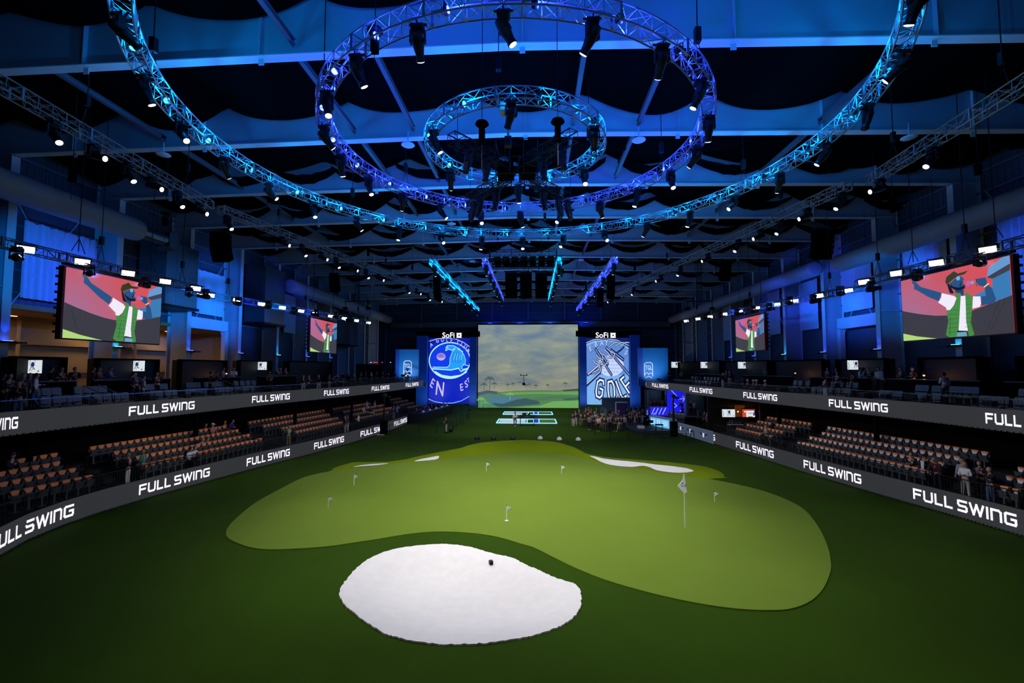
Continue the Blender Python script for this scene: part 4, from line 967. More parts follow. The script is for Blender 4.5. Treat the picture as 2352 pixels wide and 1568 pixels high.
def tvpos(px0, px1, py0, py1, x):
    y = onx((px0+px1)/2, py0, x).y; a = ony(px0, py0, y); b = ony(px1, py1, y); return ((a.x+b.x)/2-math.copysign(.1, x), y-.25, (a.z+b.z)/2, b.x-a.x, a.z-b.z)
XS = 27.2
suite(-1, 'left', 23.3, 26.2, 7.72, 0, tvpos(60, 105, 827, 857, -XS)); suite(-1, 'left', 28.1, 33.0, 7.72, 1, tvpos(299, 337, 828.5, 852, -XS)); suite(-1, 'left', 35.0, 40.6, 7.78, 2, None, 39.4); suite(-1, 'left', 42.3, 47.8, 7.85, 3, tvpos(584, 614, 831, 849, -XS)); suite(-1, 'left', 51.1, 62.5, 7.95, 4)
suite(1, 'right', 28.0, 32.3, 7.78, 1, None, 30.9); suite(1, 'right', 35.1, 40.8, 7.82, 2, tvpos(1943, 1980, 827.5, 848.5, XS)); suite(1, 'right', 42.5, 51.2, 7.9, 3, None, 45.5); suite(1, 'right', 52.2, 64.3, 8.0, 4, tvpos(1694, 1722, 831, 846, XS)); suite(1, 'right', 65.3, 84, 8.2, 5, tvpos(1609, 1633, 831, 845, XS)); suite(1, 'right', 21.5, 26.0, 7.7, 0)
tv(*tvpos(1542, 1564, 831, 844, XS), 0, 'television showing an ice hockey game, farthest on the right upper deck')
# hanging big screens
AP = (147,497),(1855,118),(1935,1325),(190,1445)
def art_figure(t, W_, H_):
    # map the reference screen quad to 0..1
    import itertools
    src = [Vector(p) for p in AP]; dst = [(0, 1), (1, 1), (1, 0), (0, 0)]
    A = []; bb = []
    for (x, y), (u, v) in zip(src, dst):
        A.append([x, y, 1, 0, 0, 0, -u*x, -u*y]); bb.append(u); A.append([0, 0, 0, x, y, 1, -v*x, -v*y]); bb.append(v)
    n = 8; M = [r+[b_] for r, b_ in zip(A, bb)]
    for i in range(n):
        p = max(range(i, n), key=lambda r: abs(M[r][i])); M[i], M[p] = M[p], M[i]
        for r in range(n):
            if r != i:
                f = M[r][i]/M[i][i]
                for c in range(i, n+1): M[r][c] -= f*M[i][c]
    h = [M[i][n]/M[i][i] for i in range(n)]
    def q(p):
        x, y = p; d = h[6]*x+h[7]*y+1; return (max(0, min(1, (h[0]*x+h[1]*y+h[2])/d)), max(0, min(1, (h[3]*x+h[4]*y+h[5])/d)))
    a = Art((-W_/2, -.05, -H_/2), (W_, 0, 0), (0, 0, H_), (0, -1, 0))
    def Pg(pts, col): a.poly([q(p) for p in pts], col)
    # background gradient cells
    a.k += 1; N = 14
    for i in range(N):
        for j in range(N):
            def cc(u, v):
                f = max(0, min(1, 1.15-1.3*u+.0)); g = 1-v; r = f*(.35+.65*g)
                return (216-70*r, 74+48*r, 76+96*r)
            vs = [(i/N, j/N), ((i+1)/N, j/N), ((i+1)/N, (j+1)/N), (i/N, (j+1)/N)]
            a.mb.add([a.P(*v) for v in vs], [(0, 1, 2, 3)], 0, [cc(*v) for v in vs])
    D = (58, 55, 60); Bl = (58, 122, 178); SK = (38, 80, 128); GRc = (70, 138, 62); Wt = (240, 234, 248)
    Pg([(165,968),(300,995),(500,1028),(700,1048),(885,1045),(1200,1000),(1650,830),(1895,735),(1935,1325),(190,1445)], D)
    Pg([(185,1328),(400,1372),(720,1408),(190,1445)], (176, 214, 118))
    Pg([(1530,300),(1750,140),(1855,118),(1862,245),(1500,455)], (100, 152, 206)); Pg([(1500,455),(1862,245),(1866,345),(1595,478)], (62, 60, 70)); Pg([(1595,478),(1866,345),(1895,735),(1655,830),(1590,610)], Bl); Pg([(1300,735),(1490,655),(1640,600),(1660,760),(1425,790)], Bl)
    Pg([(345,480),(330,520),(365,560),(365,625),(420,648),(590,750),(760,820),(800,690),(640,640),(470,590),(400,520)], SK)
    Pg([(1025,620),(1150,640),(1150,745),(1110,745),(1100,700),(1015,690)], (30, 66, 112))
    Pg([(1330,480),(1480,455),(1500,470),(1520,560),(1590,620),(1660,800),(1620,860),(1425,895),(1425,750),(1500,745),(1475,600),(1380,580)], SK)
    Pg([(1465,600),(1540,540),(1548,560),(1475,618)], (230, 215, 140))
    Pg([(808,692),(1000,740),(1045,775),(1000,890),(930,970),(885,960),(875,920),(750,840),(800,760)], Wt)
    Pg([(1300,750),(1415,752),(1425,870),(1405,915),(1290,942)], Wt)
    Pg([(1110,740),(1185,740),(1195,1140),(1222,1290),(1075,1285)], Wt)
    Pg([(1010,700),(1105,705),(1110,760),(1075,1280),(1070,1380),(935,1392),(875,1355),(915,1130),(885,970),(940,965),(1000,890),(1045,775)], GRc)
    Pg([(1180,690),(1230,685),(1240,720),(1300,745),(1290,942),(1270,1160),(1325,1350),(1290,1372),(1240,1375),(1200,1150),(1185,740)], GRc)
    for y0 in (960, 1030, 1100, 1170, 1240, 1310): a.stroke([q((905, y0+5)), q((1080, y0-5))], .004, (30, 70, 40)); a.stroke([q((1195, y0-80)), q((1290, y0-90))], .004, (30, 70, 40))
    a.stroke([q((965, 1070)), q((955, 1350))], .004, (30, 70, 40))
    Pg([(1075,1285),(1222,1290),(1230,1310),(1073,1312)], (15, 15, 20)); Pg([(1073,1312),(1220,1305),(1232,1372),(1070,1382)], (104, 164, 184))
    Pg([(920,560),(950,540),(1025,690),(1000,705),(960,690)], (18, 16, 20))
    Pg([(960,540),(1060,460),(1140,430),(1190,480),(1165,505),(1170,540),(1200,570),(1205,600),(1130,640),(1040,620),(980,570)], SK)
    Pg([(965,540),(1010,590),(1100,610),(1205,575),(1200,625),(1110,655),(1040,645),(985,610)], (15, 14, 18))
    a.stroke([q((1165, 510)), q((1130, 560)), q((1128, 590))], .008, (15, 14, 18))
    Pg([(915,440),(1030,350),(1095,390),(1110,385),(1255,345),(1200,400),(1090,430),(1020,480),(920,560),(895,520)], (48, 58, 16))
    c = q((1100, 465)); a.disc(c, .018, (112, 172, 235), 10, .03)
    Pg([(1300,515),(1345,505),(1350,550),(1305,560)], (112, 176, 186)); c = q((1262, 545)); a.disc(c, .022, (200, 92, 185), 14, .036)
    for yy in (480, 520, 560): a.stroke([q((1390, yy)), q((1400, yy+40))], .004, (20, 45, 80))
    for p1, p2 in (((205, 1050), (330, 1320)), ((240, 1060), (290, 1270)), ((860, 1060), (700, 1370)), ((1770, 800), (1550, 1330)), ((1850, 800), (1620, 1320))): a.stroke([q(p1), q(p2)], .003, (38, 36, 40))
    a.done('screen_picture', t)
def bigscreen(label, s, x, ya, yb, z0, z1):
    t = thing('hanging_video_screen', label, 'video screen', (x, (ya+yb)/2, (z0+z1)/2)); w, h = yb-ya, z1-z0
    t.rotation_euler.z = {-1: PI/2, 1: -PI/2}[s]
    fr = MB().box((0, .12, 0), (w+.16, .26, h+.12))
    for i in range(9): fr.box((-w/2-.10, .3, -h/2+.3+i*h/9), (.05, .1, .12)); fr.box((w/2+.10, .3, -h/2+.3+i*h/9), (.05, .1, .12))
    fr.build('cabinet', BLK, t); art_figure(t, w, h)
    m = MB().box((0, .1, h/2+.18), (w, .25, .12)); [m.tube((-w*.4+w*.2*i, .1, h/2+.1), (-w*.4+w*.2*i, .1, h/2+.42), .02, 5) for i in range(5)]; m.build('hanging_frame', BLK, t)
    m = MB()
    for u in (-.38, .38): m.tube((w*u, .1, h/2+.95), (w*u, .1, 22.0-(z0+z1)/2), .022, 5); m.tube((w*u, .1, h/2+1.6), (w*u-.35, .1, h/2+.9), .02, 5); m.tube((w*u, .1, h/2+1.6), (w*u+.35, .1, h/2+.9), .02, 5)
    m.build('suspension_cable', BLK, t)
bigscreen('big hanging screen on the left showing a singing cartoon man', -1, -22.2, 21.24, 27.05, 8.61, 12.14)
bigscreen('big hanging screen on the right showing a singing cartoon man', 1, 22.2, 20.98, 27.0, 8.67, 12.12)
bigscreen('smaller far hanging screen on the left showing a cartoon man', -1, -21.2, 44.1, 50.1, 8.8, 12.15)
bigscreen('smaller far hanging screen on the right showing a cartoon man', 1, 21.5, 41.3, 46.95, 8.78, 11.95)
# ================================================================ people
SKIN = mat('skin light', (196, 142, 116), .6); SKIN2 = mat('skin dark', (96, 62, 46), .6)
def skin_mesh(name, V, Ed, rad, sub=1):
    me = bpy.data.meshes.new(name); me.from_pydata([tuple(v) for v in V], Ed, []); o = bpy.data.objects.new(name, me); COL.objects.link(o)
    m = o.modifiers.new('s', 'SKIN'); m.use_smooth_shade = True
    for i, d in enumerate(me.skin_vertices[0].data):
        r_ = rad[i]; d.radius = r_ if isinstance(r_, tuple) else (r_, r_); d.use_root = (i == 0)
    ss = o.modifiers.new('u', 'SUBSURF'); ss.levels = sub; ss.render_levels = sub
    bpy.context.view_layer.update()
    r_ = bpy.data.meshes.new_from_object(o.evaluated_get(bpy.context.evaluated_depsgraph_get()))
    bpy.data.objects.remove(o); bpy.data.meshes.remove(me)
    vs = [v.co.copy() for v in r_.vertices]; fs = [tuple(p.vertices) for p in r_.polygons]; bpy.data.meshes.remove(r_); return vs, fs
POSES = {}
def make_pose(nm, arms, legs='stand', lean=0., head=0., female=False):
    # arms: ((elbow, wrist) left, right); figure faces -Y, feet at z = 0
    sit = legs == 'sit'; hz = .50 if sit else .93; sw = .175 if female else .20
    def up(p): return Vector((p[0], p[1]-lean*(p[2]-hz), p[2]))
    pel, wai, che, nek, hd = Vector((0, 0, hz)), up((0, 0, hz+.16)), up((0, .0, hz+.40)), up((0, .0, hz+.56)), up((0, -.02-head, hz+.64))
    J = [pel, wai, che, nek, hd]; E_ = [(0, 1), (1, 2), (2, 3), (3, 4)]; R = [(.15, .11), (.13, .10), (.155, .11), .055, .05]
    SH = [(.155, .12), (.15, .115), (.175, .125), (.085, .08)]
    shv, she, shr = [pel+Vector((0, 0, -.02)), wai, che, nek+Vector((0, 0, -.05))], [(0, 1), (1, 2), (2, 3)], list(SH)
    hands = []
    for sg, (el, wr) in zip((-1, 1), arms):
        s_ = up((sg*sw, 0, hz+.47)); e = up((sg*el[0], el[1], el[2]-.93+hz)); w = up((sg*wr[0], wr[1], wr[2]-.93+hz))
        b = len(J); J += [s_, e, w]; E_ += [(2, b), (b, b+1), (b+1, b+2)]; R += [.06, .045, .032]
        b = len(shv); shv += [s_, e, e.lerp(w, .85)]; she += [(2, b), (b, b+1), (b+1, b+2)]; shr += [.078, .06, .05]
        hands.append((e, w))
    trv, tre, trr = [pel, pel+Vector((0, 0, .08))], [(0, 1)], [(.165, .125), (.155, .115)]
    feet = []
    for sg in (-1, 1):
        if sit: k, a_ = Vector((sg*.13, -.45, .50)), Vector((sg*.13, -.48, .09))
        elif legs == 'walk': k, a_ = Vector((sg*.11, -.10*sg, .50)), Vector((sg*.11, .16*sg, .09))
        else: k, a_ = Vector((sg*.11, -.02, .50)), Vector((sg*.13, .0, .09))
        h_ = pel+Vector((sg*.09, 0, -.04)); b = len(J); J += [h_, k, a_]; E_ += [(0, b), (b, b+1), (b+1, b+2)]; R += [.085, .055, .04]
        b = len(trv); trv += [h_, k, a_+Vector((0, 0, .03))]; tre += [(0, b), (b, b+1), (b+1, b+2)]; trr += [.10, .075, .062]
        feet.append(a_)
    body = MB(); vs, fs = skin_mesh('b', J, E_, R); body.add(vs, fs)
    hc = hd+Vector((0, -.01, .07)); body.ball(hc, .105, 12, (.80, .95, 1.18)); body.v = body.v
    body.add([hc+Vector((-.018, -.09, -.02)), hc+Vector((.018, -.09, -.02)), hc+Vector((0, -.125, -.025)), hc+Vector((0, -.095, .03))], [(0, 1, 2), (0, 2, 3), (1, 3, 2)])
    for sg in (-1, 1): body.ball(hc+Vector((sg*.085, .0, 0)), .022, 6, (.5, 1, 1.3))
    for e, w in hands:   # palm, four fingers and a thumb
        d = (w-e).normalized(); sd = d.orthogonal().normalized(); n2 = d.cross(sd); pw = w+d*.05
        body.tube(w-d*.02, w+d*.085, .034, 6, r2=.036)
        for k in range(4):
            q = w+d*.075+sd*(-.027+.018*k); q2 = q+d*(.045-.004*abs(k-1.5))+n2*.006; body.tube(q, q2, .0095, 5); body.tube(q2, q2+d*.03+n2*.02, .0085, 5, r2=.006)
        q = w+d*.02+sd*.03; body.tube(q, q+d*.04+sd*.028, .011, 5, r2=.008)
    sh = MB(); vs, fs = skin_mesh('s', shv, she, shr); sh.add(vs, fs); tr = MB(); vs, fs = skin_mesh('t', trv, tre, trr); tr.add(vs, fs)
    so = MB()
    for a_ in feet: so.ball(a_+Vector((0, -.07, -.045)), .06, 8, (.85, 2.1, .8))
    hr = MB()
    o = len(hr.v); hr.ball(hc+Vector((0, .018, .022)), .112, 12, (.84, .96, 1.08)); hr.v = [v if not (v[1] < hc.y-.045 and v[2] < hc.z+.055) else (v[0]*.9, hc.y-.03, v[2]+.02) for v in hr.v]
    if female:
        hr.tube(hc+Vector((0, .06, .03)), hc+Vector((0, .10, -.20)), .085, 8, r2=.06)
    cp = MB(); cp.lathe([(.108, 0), (.11, .05), (.08, .10), (.02, .115)], c=hc+Vector((0, .012, .045)), n=12); cp.box(hc+Vector((0, -.135, .055)), (.14, .12, .012))
    POSES[nm] = dict(body=body.mesh('body', SKIN, True), shirt=sh.mesh('shirt', BLK, True), trousers=tr.mesh('trousers', BLK, True), shoes=so.mesh('shoes', BLK, True), hair=hr.mesh('hair', BLK, True), cap=cp.mesh('cap', WHITE, True))
DN = ((.24, .03, 1.14), (.25, -.05, .90)); FR = ((.25, -.02, 1.14), (.10, -.24, 1.16)); UPA = ((.24, -.20, 1.28), (.12, -.42, 1.48)); HIP = ((.33, .06, 1.16), (.18, -.08, 1.02)); LEA = ((.24, -.18, 1.12), (.18, -.38, 1.02))
make_pose('down', (DN, DN)); make_pose('front', (FR, FR)); make_pose('mixed', (DN, FR), 'walk'); make_pose('film', (UPA, UPA)); make_pose('hips', (HIP, DN)); make_pose('lean', (LEA, LEA), lean=.30, head=.03)
make_pose('woman', (DN, FR), female=True); make_pose('womanfront', (FR, FR), female=True)
make_pose('sit', (((.24, -.10, 1.14), (.14, -.30, 1.04)), ((.24, -.10, 1.14), (.14, -.30, 1.04))), 'sit'); make_pose('sitphone', (FR, FR), 'sit', lean=.15, head=.03); make_pose('sitwoman', (FR, FR), 'sit', female=True)
CL = {'black': (20, 20, 23), 'navy': (24, 30, 52), 'blue': (36, 48, 140), 'lightblue': (120, 150, 190), 'white': (226, 226, 226), 'grey': (158, 160, 164), 'darkgrey': (88, 90, 95), 'green': (44, 140, 96), 'teal': (50, 130, 118), 'tan': (140, 122, 92), 'khaki': (128, 118, 88), 'jeans': (70, 92, 130), 'red': (120, 26, 34), 'maroon': (70, 24, 30), 'orange': (205, 90, 60), 'cream': (206, 200, 184), 'charcoal': (56, 56, 60), 'purple': (70, 60, 150), 'pink': (180, 110, 110)}
HAIRC = {'dark': (22, 17, 14), 'brown': (66, 44, 28), 'blond': (168, 134, 84), 'grey': (120, 118, 114), 'bald': None}
def cm(k): return mat('cloth '+k, CL[k], .85)
def person(p, pose, shirt, trousers, hair='dark', yaw=0., label='', group=None, cap=None, shoes='black', sk=0, sc=1.):
    P_ = POSES[pose]; b = put('person', P_['body']); b.location = p; b.rotation_euler = (0, 0, yaw); b.scale = (sc,)*3
    def setm(o, m): o.material_slots[0].link = 'OBJECT'; o.material_slots[0].material = m
    setm(b, SKIN2 if sk else SKIN); tag(b, label, 'person', group)
    for k, c in (('shirt', shirt), ('trousers', trousers), ('shoes', shoes)): setm(put(k, P_[k], b), cm(c))
    if hair != 'bald' and HAIRC.get(hair): setm(put('hair', P_['hair'], b), mat('hair '+hair, HAIRC[hair], .8))
    if cap: setm(put('cap', P_['cap'], b), cm(cap))
    return b
def floorp(px, py, z=0): return onz(px, py, z)
def deckp(px, off, z, s):
    fn = lu if s < 0 else ru; x = fn(30)+s*off
    for _ in range(6): y = onx(px, 850, x).y; x = fn(y)+s*off
    return Vector((x, y, z))
def lowp(px, off, z, s):
    fn = lf if s < 0 else rf; x = fn(30)+s*off
    for _ in range(6): y = onx(px, 1000, x).y; x = fn(y)+s*off
    return Vector((x, y, z))
TIN = -PI/2  # facing the right stand; PI/2 faces left
# --- far turf
person(floorp(1183, 978), 'mixed', 'white', 'black', 'dark', .3, 'person in a white top and dark trousers walking by the black table', sk=1, shoes='white')
person(floorp(1025, 994), 'front', 'black', 'cream', 'dark', -1.2, 'person in black jacket and pale trousers by the left belt barrier', sk=0)
t = thing('backpack', 'small black backpack standing on the turf beside the barrier', 'bag', floorp(1035, 992.5)); MB().ball((0, 0, .3), .28, 8, (.9, .6, 1.15)).build('body', BLK, t, True); MB().path([(-.1, -.15, .5), (-.15, -.25, .3), (-.1, -.16, .1)], .02, 4).box((-.5, 0, .03), (.5, .2, .06)).build('strap', BLK, t)
CR = [(1316,978,'down','navy','cream','brown'),(1322,977,'down','navy','cream','blond'),(1334,979,'mixed','charcoal','khaki','dark'),(1343,980,'down','black','black','dark'),(1330,966,'front','black','charcoal','dark'),(1346,966,'front','navy','black','brown'),
 (1353,987,'womanfront','grey','black','brown'),(1358,986,'down','darkgrey','charcoal','dark'),(1363,985,'front','charcoal','black','dark'),(1374,991,'woman','white','black','blond'),(1380,987,'mixed','orange','khaki','brown'),(1388,991,'down','black','darkgrey','orange'),(1397,989,'hips','grey','charcoal','dark'),(1402,988,'front','lightblue','black','grey'),(1409,990,'woman','black','black','brown'),(1414,991,'down','charcoal','black','brown'),(1421,988,'mixed','tan','cream','dark'),(1427,990,'front','black','charcoal','grey'),(1434,988,'down','grey','navy','grey'),
 (1351,976,'film','black','black','brown'),(1361,977,'front','navy','black','dark'),(1366,979,'front','cream','khaki','bald'),(1372,977,'film','charcoal','black','brown'),(1384,977,'down','grey','black','dark'),(1391,978,'front','green','black','blond'),(1399,977,'down','navy','navy','dark'),(1406,978,'film','tan','black','brown'),(1413,977,'front','black','black','grey'),(1419,976,'down','darkgrey','charcoal','dark'),
 (1352,965,'down','tan','black','blond'),(1359,966,'front','black','black','brown'),(1370,966,'down','charcoal','black','grey'),(1381,965,'front','black','navy','dark'),(1391,965,'down','lightblue','navy','brown'),(1402,965,'down','black','black','dark')]
SH_ = {'down': 'arms down', 'front': 'hands joined', 'mixed': 'stepping', 'film': 'hands raised', 'hips': 'hand on hip', 'woman': 'long hair', 'womanfront': 'long hair', 'lean': 'leaning'}
BAND = lambda px, py: 'front edge' if py > 984 else ('left fringe' if px < 1350 else ('middle' if py > 970 else 'back'))
for i, (px, py, po, a_, b_, h_) in enumerate(CR):
    h2 = h_ if h_ in HAIRC else 'brown'; rw = 'front edge' if py > 984 else ('left fringe' if px < 1350 else ('middle' if py > 970 else 'back'))
    person(floorp(px, py), po, a_, b_, h2, random.choice([PI, PI*.9, PI*1.1, -2.2, 2.4]) if py > 975 else random.uniform(-1.2, 1.2), 'person in %s and %s, %s, %s of the crowd, %s from left' % (a_, b_, SH_[po], rw, ORD[sorted(c[0]+c[1]*.001 for c in CR if BAND(c[0], c[1]) == rw).index(px+py*.001)]), 'crowd on the turf', cap='white' if i in (21, 26) else None, shoes='white' if i in (0, 1, 6, 9, 15, 16) else 'black', sc=random.uniform(.95, 1.04))
for i, (px, py, a_) in enumerate([(1446,976,'charcoal'),(1451,975,'tan'),(1458,974,'navy'),(1463,976,'grey'),(1469,974,'charcoal'),(1476,972,'black'),(1440,969,'black'),(1455,966,'grey'),(1466,965,'navy')]):
    person(floorp(px, py, .3), ['down', 'front', 'mixed', 'womanfront'][i % 4], a_, ['black', 'navy', 'cream'][i % 3], ['dark', 'brown', 'blond'][i % 3], random.uniform(-3, 3), 'person in %s top standing on the stage platform, %s from the left' % (a_, ORD[i]), 'people on the stage')
for i, (px, py) in enumerate([(1415, 926), (1423, 928), (1428, 930), (1435, 928)]):
    q = onz(1415+i*7, 950); person(Vector((q.x, q.y+.8, .95)), 'down', ['maroon', 'black', 'black', 'navy'][i], 'black', 'dark', .1*i, 'dark silhouette standing behind the raised grey half wall, %s from the left' % ORD[i], 'silhouettes at the right led wall')
# technical stacks on the stage
for i, (px, py) in enumerate(((1484, 977),)):
    t = thing('equipment_rack', 'black equipment stack with small blue lights on the stage', 'rack', floorp(px, py, .3)); m = MB(); [m.box((0, 0, .2+.42*k), (.5, .5, .38)) for k in range(3)]; m.build('case', BLKM, t); MB().box((.1, -.31, .7), (.03, .02, .03)).box((-.2, -.31, 1.1), (.03, .02, .03)).build('indicator', LENSB, t)
t = thing('director_chair', 'black folding chair on the stage before the desk', 'chair', floorp(1497, 986, .3)); m = MB(); [m.tube((a_, -.2, 0), (-a_, .2, .5), .02, 5) for a_ in (-.25, .25)]; [m.tube((a_, .2, 0), (-a_, -.2, .5), .02, 5) for a_ in (-.25, .25)]; m.build('leg', BLK, t); MB().box((0, 0, .52), (.5, .45, .03)).build('seat', BLKM, t); MB().box((0, .24, .85), (.5, .03, .3)).build('backrest', BLKM, t)
t = thing('monitor_table', 'small black monitor table before the broadcast desk', 'table', floorp(1514, 988, .3)); MB().box((0, 0, .62), (.8, .4, .12)).build('table_top', BLKM, t); m = MB(); [m.tube((x, y, 0), (x, y, .6), .025, 5) for x in (-.35, .35) for y in (-.2, .2)]; m.build('leg', BLK, t)
# --- media pen people
for i in range(9):
    q = onz(968+i*8.6, 970-i*2.7); person(Vector((q.x-.9, q.y+1.0+.3*(i % 2), .0)), ['front', 'film', 'mixed'][i % 3], ['blue', 'purple', 'black', 'grey', 'black', 'tan', 'charcoal', 'grey', 'navy'][i], 'black', ['grey', 'dark', 'brown', 'blond'][i % 4], -1.0+.3*(i % 3), 'person standing behind the dark media bench, %s from the camera' % ORD[i], 'people in the media bench', cap='white' if i == 0 else None, sc=.97)
person(onz(975, 962), 'down', 'orange', 'khaki', 'grey', 2.4, 'person in an orange shirt seen from behind near the blue pillar', sc=1.15); person(onz(990, 955), 'mixed', 'black', 'black', 'dark', 1., 'person in black standing right of the orange shirted one', sc=1.15)
# --- left lower stand
for a_ in [(318+8-28, .55, .80, 'film', 'black', 'cream', 'grey', 'man in black filming at the front rail of the second left block', -1.2), (331, .75, .80, 'front', 'teal', 'darkgrey', 'blond', 'person in a teal jumper at the front rail of the second left block', -1.3),
    (664, .6, .80, 'film', 'green', 'tan', 'grey', 'person in bright green top filming near the third left block', -1.9), (823, .7, .80, 'front', 'cream', 'black', 'grey', 'person in a cream jacket at the rail near the camera mast', -1.5), (793, .6, .8, 'down', 'black', 'cream', 'grey', 'older person in black standing left of the cream jacket', -1.4), (799, .9, .8, 'front', 'charcoal', 'cream', 'brown', 'person in charcoal standing between two others by the rail', -1.2),
    (903, .7, .8, 'down', 'purple', 'grey', 'grey', 'person in purple shirt standing near the far left seats', 2.6), (911, .9, .8, 'film', 'lightblue', 'charcoal', 'brown', 'person in light blue shirt standing near the far left seats', 2.8)]:
    px, off, z, po, sh_, tr_, h_, lb, yw = a_; person(lowp(px, off, z, -1), po, sh_, tr_, h_, -yw if False else yw+PI*.0+ (PI/2 if False else 0), lb)
def sitter(px, py, row, s, sh_, tr_, h_, lb, po='sit', cap=None):
    zt = 1.75+.33*row; q = onz(px, py, zt); person(Vector((q.x-s*.12, q.y, zt-.96)), po, sh_, tr_, h_, {-1: PI/2, 1: -PI/2}[s], lb, cap=cap)
for a_ in [(430, 1040, 0, -1, 'white', 'black', 'dark', 'seated person in a white hooded top, left one of two in the second left block', 'sitphone'), (443, 1037, 0, -1, 'white', 'black', 'dark', 'seated person in a white top, right one of two in the second left block', 'sitwoman'), (457, 1018, 1, -1, 'cream', 'jeans', 'blond', 'seated person in a cream jacket and jeans in the second left block', 'sitphone'), (472, 1016, 1, -1, 'teal', 'jeans', 'dark', 'seated person in dark teal beside the cream jacket', 'sit'),
    (468, 984, 3, -1, 'black', 'black', 'brown', 'seated dark figure in the back row of the second left block', 'sit'), (484, 984, 3, -1, 'pink', 'jeans', 'bald', 'seated person in a white cap in the back row of the second left block', 'sit', 'white'), (512, 976, 3, -1, 'red', 'black', 'brown', 'seated person in a red top at the end of the back row', 'sit'), (527, 974, 3, -1, 'purple', 'black', 'dark', 'seated person in purple holding a phone in the back row end', 'sitphone'),
    (22, 1058, 3, -1, 'navy', 'black', 'dark', 'seated person in a blue cap in the nearest left block', 'sit', 'blue'), (840, 928, 3, -1, 'grey', 'tan', 'grey', 'seated person in grey in the far part of the left stand', 'sit'), (858, 926, 3, -1, 'lightblue', 'black', 'dark', 'seated person in pale blue in the far left stand', 'sit'), (832, 938, 2, -1, 'white', 'white', 'dark', 'seated person in white in the far left stand', 'sit'), (848, 938, 2, -1, 'black', 'white', 'brown', 'seated person in black in the far left stand', 'sit'),
    (641, 985, 0, -1, 'black', 'charcoal', 'dark', 'crouched seated person in black left of the green top', 'sitphone')]: sitter(*a_)
t = thing('blue_bag', 'bright blue bag lying on a front seat of the second left block', 'bag', onz(500, 1035, 1.3)); MB().ball((0, 0, .1), .2, 8, (1.1, 1, .7)).build('body', mat('blue bag', (30, 50, 200), .7), t, True); MB().path([(-.1, 0, .2), (0, 0, .32), (.1, 0, .2)], .015, 4).build('handle', BLK, t)
# --- right lower stand
for a_ in [(2212, .75, .8, 'womanfront', 'white', 'cream', 'blond', 'woman in a white jacket standing at the right rail', 1.2), (2206, 1.3, .85, 'woman', 'grey', 'black', 'blond', 'woman with a pale cap behind the white jacket woman', 1.2), (2268, .6, .8, 'film', 'navy', 'jeans', 'grey', 'grey haired person in navy and jeans at the right rail', 1.6), (2246, 1.5, .85, 'front', 'black', 'black', 'brown', 'person in black standing behind the right rail', 1.3), (2091, .9, .80, 'front', 'black', 'black', 'brown', 'person in black suit at the right rail, leftmost of three', 1.2), (2122, .85, .8, 'down', 'black', 'black', 'bald', 'person with a white scarf and cap at the right rail, middle of three', 1.2), (2149, .75, .8, 'lean', 'maroon', 'black', 'bald', 'person in maroon leaning on the right rail, rightmost of three', 1.2), (1760, .7, .8, 'front', 'darkgrey', 'black', 'blond', 'person in grey reading at the far right rail', 1.2)]:
    px, off, z, po, sh_, tr_, h_, lb, yw = a_; person(lowp(px, off, z, 1), po, sh_, tr_, h_, -yw, lb, cap='black' if px == 2122 else None)
q = lowp(2122, .85, .8, 1); t = thing('white_towel', 'white scarf hanging on the chest of the capped person at the right rail', 'scarf', q+Vector((-.16, -.05, 1.15))); MB().prism([(0, -.1, .3), (0, .12, .3), (-.03, .06, -.1), (-.03, -.1, -.12)], (0, 0, 0), (-.03, 0, 0)).build('cloth', WHITE, t)
sitter(1771, 966, 2, 1, 'white', 'black', 'grey', 'seated person in a white top in the far right block'); sitter(1781, 968, 2, 1, 'black', 'navy', 'dark', 'seated person in black beside the white top in the far right block')
for i, (px, py) in enumerate([(1582, 975), (1597, 978), (1603, 981), (1608, 984)]):
    q = onz(px, py+14, 0); person(Vector((q.x+1.6, q.y+1.5, .4)), ['front', 'woman', 'front', 'down'][i], ['black', 'charcoal', 'black', 'navy'][i], 'black', ['grey', 'dark', 'brown', 'dark'][i], -.4, 'dark figure behind the slate wall with winged badges, %s from the left' % ORD[i], 'people behind the slate wall')
for i, (px, y, c) in enumerate(((1570, 56.0, 'black'), (1588, 56.2, 'maroon'), (1597, 56.4, 'lightblue'))):
    q = ony(px, 955, y); person(Vector((q.x, y+.3, ony(px, 952, y).z-.1)), ['lean', 'woman', 'hips'][i], c, 'black', ['grey', 'dark', 'dark'][i], [-1.2, .3, 1.8][i], 'person in %s inside the framed booth, %s from the left' % (c, ORD[i]), 'people in the booth')
for i in range(8):
    px = 1494+i*4.6; q = ony(px, 935, 61); person(Vector((q.x, 61+.4*(i % 2), 1.2)), ['front', 'down', 'film'][i % 3], ['black', 'charcoal', 'navy'][i % 3], 'black', 'dark', random.uniform(-1, 1), 'dark standing figure left of the blue chevron wall, %s from the left' % ORD[i], 'figures left of the chevron wall')
t = thing('booth_riser', 'black riser carrying the figures left of the blue chevron wall', 'riser', (ony(1511, 935, 61.3).x, 61.3, .6)); MB().box((0, 0, 0), (3.2, 1.6, 1.2)).build('body', BLKM, t); MB().box((0, -.82, .55), (3.2, .03, .08)).build('edge_trim', BLK, t)
